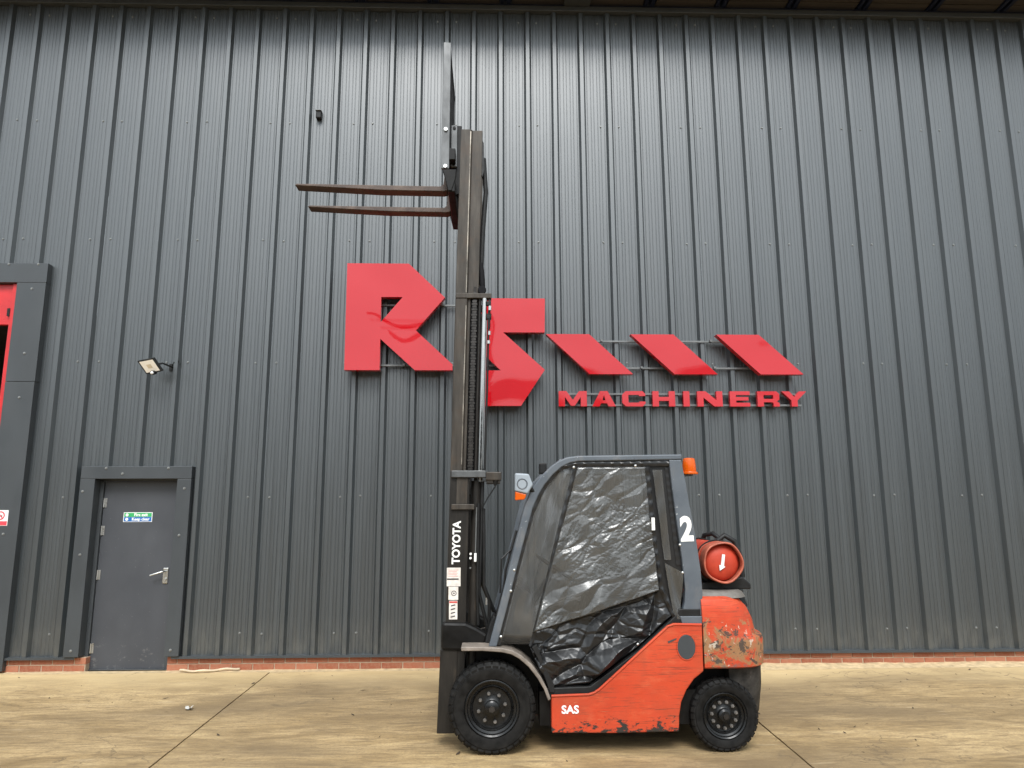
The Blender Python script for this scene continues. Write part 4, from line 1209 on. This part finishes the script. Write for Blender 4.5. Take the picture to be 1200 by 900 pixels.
part('valve_block', 'blackplastic', lambda b: b.prism([(-0.50, 0.70), (-0.42, 0.70), (-0.40, 0.86), (-0.44, 0.90), (-0.47, 0.83)], -2.70, -2.50), bevel=0.01)
# writing on the mast
def md(z): return SH[0] * z
text(MB(), 'TOYOTA', 0.080, (-0.695, -2.6695, 1.412), math.pi / 2 - 0.02, 0.0008, 0.0026, 0.94).build('lettering', 'white', FK)
for i, (x0, x1, z0, z1) in enumerate(((-0.765, -0.664, 1.100, 1.232), (-0.751, -0.680, 1.004, 1.097), (-0.746, -0.685, 0.867, 0.998))):
    st = MB().box(x0, x1, -2.6702, -2.6686, z0, z1).build('sticker', 'offwhite', FK)
    if i == 0:
        MB().box(x0 + .002, x1 - .014, -2.6712, -2.6704, z0 + 0.045, z0 + 0.056).build('sticker_print', 'inkdark', st)
        p = MB()
        for q in range(5):
            p.box(x0 + 0.012, x1 - 0.018 - 0.01 * (q % 2), -2.6710, -2.6704, z0 + 0.070 + q * 0.011, z0 + 0.072 + q * 0.011)
        p.build('sticker_print', 'inkred', st)
    elif i == 1:
        MB().lathe([(0.014, 0), (0.019, 0), (0.019, 0.001), (0.014, 0.001)], ((x0 + x1) / 2 + 0.004, -2.6712, (z0 + z1) / 2), 18).cyl(((x0 + x1) / 2 + 0.004, -2.6712, (z0 + z1) / 2), ((x0 + x1) / 2 + 0.004, -2.6704, (z0 + z1) / 2), 0.006, 8).build('sticker_print', 'inkdark', st)
    else:
        MB().box(x0 + .002, x1 - .002, -2.6712, -2.6704, z1 - 0.016, z1 - 0.004).build('sticker_print', 'inkred', st)
        p = MB()
        for q in range(4):
            p.prism([(x0 + 0.012, z0 + 0.012 + q * 0.026), (x0 + 0.046, z0 + 0.020 + q * 0.026), (x0 + 0.044, z0 + 0.028 + q * 0.026), (x0 + 0.014, z0 + 0.021 + q * 0.026)], -2.6710, -2.6704)
        p.build('sticker_print', 'inkdark', st)

# -- carriage, forks, load backrest at the top of the mast
HB = 0.40
def side_y(s_): return YC + s_ * HB
MB().box(-0.792, -0.735, YC - HB, YC + HB, 4.165, 4.270).build('carriage_bar', 'black', FK, bevel=0.006)
MB().box(-0.792, -0.735, YC - HB, YC + HB, 4.440, 4.540).build('carriage_bar', 'black', FK, bevel=0.006)
for s_ in (-1, 1):
    y = YC + s_ * 0.27
    MB().prism([(-0.75, 4.18), (-0.70, 4.20), (-0.69, 4.80), (-0.75, 4.80)], y - 0.02, y + 0.02).build('carriage_plate', 'black', FK, bevel=0.005)
    ys_ = YC + s_ * 0.39
    MB().prism([(-0.838, 4.352), (-0.725, 4.352), (-0.733, 4.27), (-0.762, 4.17), (-0.790, 4.17), (-0.822, 4.30)], ys_ - 0.018, ys_ + 0.018).build('carriage_end', 'black', FK, bevel=0.005)
    # backrest upright with its bracket and bolts
    up = MB().prism([(-0.850, 4.362), (-0.785, 4.362), (-0.782, 5.485), (-0.843, 5.490)], ys_ - 0.012, ys_ + 0.012).build('backrest_upright', 'backplate', FK, bevel=0.003)
    for z in (4.378, 4.70):
        MB().cyl((-0.815, ys_ + s_ * 0.012, z), (-0.815, ys_ + s_ * 0.026, z), 0.016, 6).build('bolt', 'steel', up)
    yb = YC + s_ * 0.31
    br = MB().box(-0.775, -0.726, yb - 0.012, yb + 0.012, 4.42, 4.785).build('backrest_bracket', 'backplate', FK, bevel=0.003)
    for z in (4.44, 4.76):
        MB().cyl((-0.75, yb + s_ * 0.012, z), (-0.75, yb + s_ * 0.022, z), 0.013, 6).build('bolt', 'black', br)
    # fork: shank and tapered blade with softened heel
    yf = YC + s_ * 0.213
    poly = [(-2.050, 4.276), (-2.035, 4.284), (-0.86, 4.272), (-0.838, 4.29), (-0.832, 4.34), (-0.832, 4.60), (-0.793, 4.60), (-0.793, 4.262), (-0.803, 4.236), (-0.835, 4.228), (-1.35, 4.234), (-1.80, 4.256), (-2.045, 4.268)]
    MB().prism(poly, yf - 0.055, yf + 0.055).build('fork', 'fork', FK, bevel=0.006)
MB().box(-0.842, -0.786, YC - 0.378, YC + 0.378, 5.43, 5.488).build('backrest_top_bar', 'black', FK, bevel=0.004)
MB().box(-0.842, -0.800, YC - 0.378, YC + 0.378, 4.55, 4.61).build('backrest_bottom_bar', 'black', FK, bevel=0.004)
for i in range(7):
    y = YC - 0.33 + 0.11 * i
    MB().box(-0.838, -0.790, y - 0.012, y + 0.012, 4.61, 5.43).build('backrest_bar', 'black', FK, bevel=0.003)

# ------------------------------------------------------------------ gas bottle on the counterweight
GB = empty('gas_bottle', (1.27, YC, 1.06), 'red gas bottle lying crosswise on the back of the forklift', 'gas bottle')
tc = (1.268, -2.735, 1.262)
RT = 0.152
def ring_wobble(mb, prof, c, n=48):
    vs, fs = [], []
    k = len(prof)
    for i in range(n):
        t_ = 2 * math.pi * i / n
        wob = 1 + 0.020 * math.cos(5 * t_ + 0.6)
        for r, o_ in prof:
            vs.append((c[0] + r * wob * math.cos(t_), c[1] + o_, c[2] + r * wob * math.sin(t_)))
    for i in range(n):
        j = (i + 1) % n
        for q in range(k - 1):
            fs.append((i * k + q, i * k + q + 1, j * k + q + 1, j * k + q))
    return mb.add(vs, fs)
MB().lathe([(0.0005, 0.022), (0.06, 0.026), (0.105, 0.040), (0.132, 0.066), (0.146, 0.11), (0.145, 0.66), (0.13, 0.70), (0.09, 0.73), (0.03, 0.745), (0.0005, 0.746)], tc, 48).build('cylinder_body', 'tankred', GB, smooth=50)
ring_wobble(MB(), [(0.136, 0.004), (0.141, 0.0), (0.147, 0.002), (0.150, 0.010), (0.150, 0.11), (0.147, 0.125), (0.141, 0.11), (0.134, 0.012), (0.136, 0.004)], tc).build('foot_ring', 'tankrim', GB, smooth=50)
ring_wobble(MB(), [(0.100, 0.78), (0.148, 0.74), (0.150, 0.70), (0.146, 0.66), (0.139, 0.70), (0.100, 0.78)], tc).build('valve_shroud', 'tankrim', GB, smooth=50)
ring_wobble(MB(), [(0.1462, 0.16), (0.150, 0.165), (0.150, 0.195), (0.1462, 0.20)], tc).build('weld_band', 'tankrim', GB, smooth=50)
ar = [(-0.020, -0.062), (0.022, -0.035), (0.012, -0.030), (0.024, 0.052), (0.004, 0.056), (-0.010, -0.024), (-0.022, -0.022)]
MB().prism([(tc[0] - 0.008 + a, tc[2] + 0.004 + b) for a, b in ar], tc[1] + 0.014, tc[1] + 0.022).build('arrow_label', 'white', GB)
# cradle and hoses belong to the truck
for y in (-2.55, -2.10):
    arc = [(tc[0] + 0.175 * math.cos(R(a)), tc[2] + 0.175 * math.sin(R(a))) for a in range(205, 346, 10)]
    arc += [(tc[0] + 0.155 * math.cos(R(a)), tc[2] + 0.155 * math.sin(R(a))) for a in range(345, 204, -10)]
    MB().prism(arc, y - 0.03, y + 0.03).build('bottle_cradle', 'blackplastic', FK)
    st = [(tc[0] + 0.1535 * math.cos(R(a)), y, tc[2] + 0.1535 * math.sin(R(a))) for a in range(-10, 200, 10)]
    MB().tube(st, 0.007, 6).build('bottle_strap', 'blackplastic', FK, smooth=60)
MB().prism([(1.10, 1.06), (1.50, 1.06), (1.50, 1.10), (1.44, 1.15), (1.14, 1.11)], -2.62, -2.02).build('bottle_tray', 'blackplastic', FK, bevel=0.01)
MB().tube([(1.30, -2.00, 1.33), (1.33, -2.06, 1.44), (1.38, -2.12, 1.455), (1.43, -2.16, 1.41), (1.46, -2.18, 1.32)], 0.020, 10).tube([(1.36, -2.30, 1.40), (1.42, -2.30, 1.445), (1.49, -2.32, 1.40), (1.53, -2.32, 1.28), (1.54, -2.32, 1.12)], 0.022, 10).build('gas_hose', 'blackplastic', FK, smooth=60)

# ------------------------------------------------------------------ unseen unit added behind the camera for dark reflections in letters and cladding
OB = empty('added_reflection_unit', (0, -46, 0), 'long grey industrial unit added out of view across the yard for its dark reflections', 'building')
MB().box(-60, 60, -66, -46, 0.0, 8.8).build('wall', 'trim', OB)
MB().prism([(-61, 8.8), (61, 8.8), (61, 9.3), (-61, 9.3)], -45.5, -45.2).build('gutter', 'galv', OB)
MB().add([(-61, -45.5, 9.3), (61, -45.5, 9.3), (61, -56, 11.6), (-61, -56, 11.6), (61, -66.5, 9.3), (-61, -66.5, 9.3)], [(0, 1, 2, 3), (3, 2, 4, 5)]).build('roof', 'trim', OB)
for x in (-42, -22, -2, 18, 38):
    MB().box(x - 2.5, x + 2.5, -45.98, -45.9, 0.02, 5.0).build('shutter', 'galv', OB)
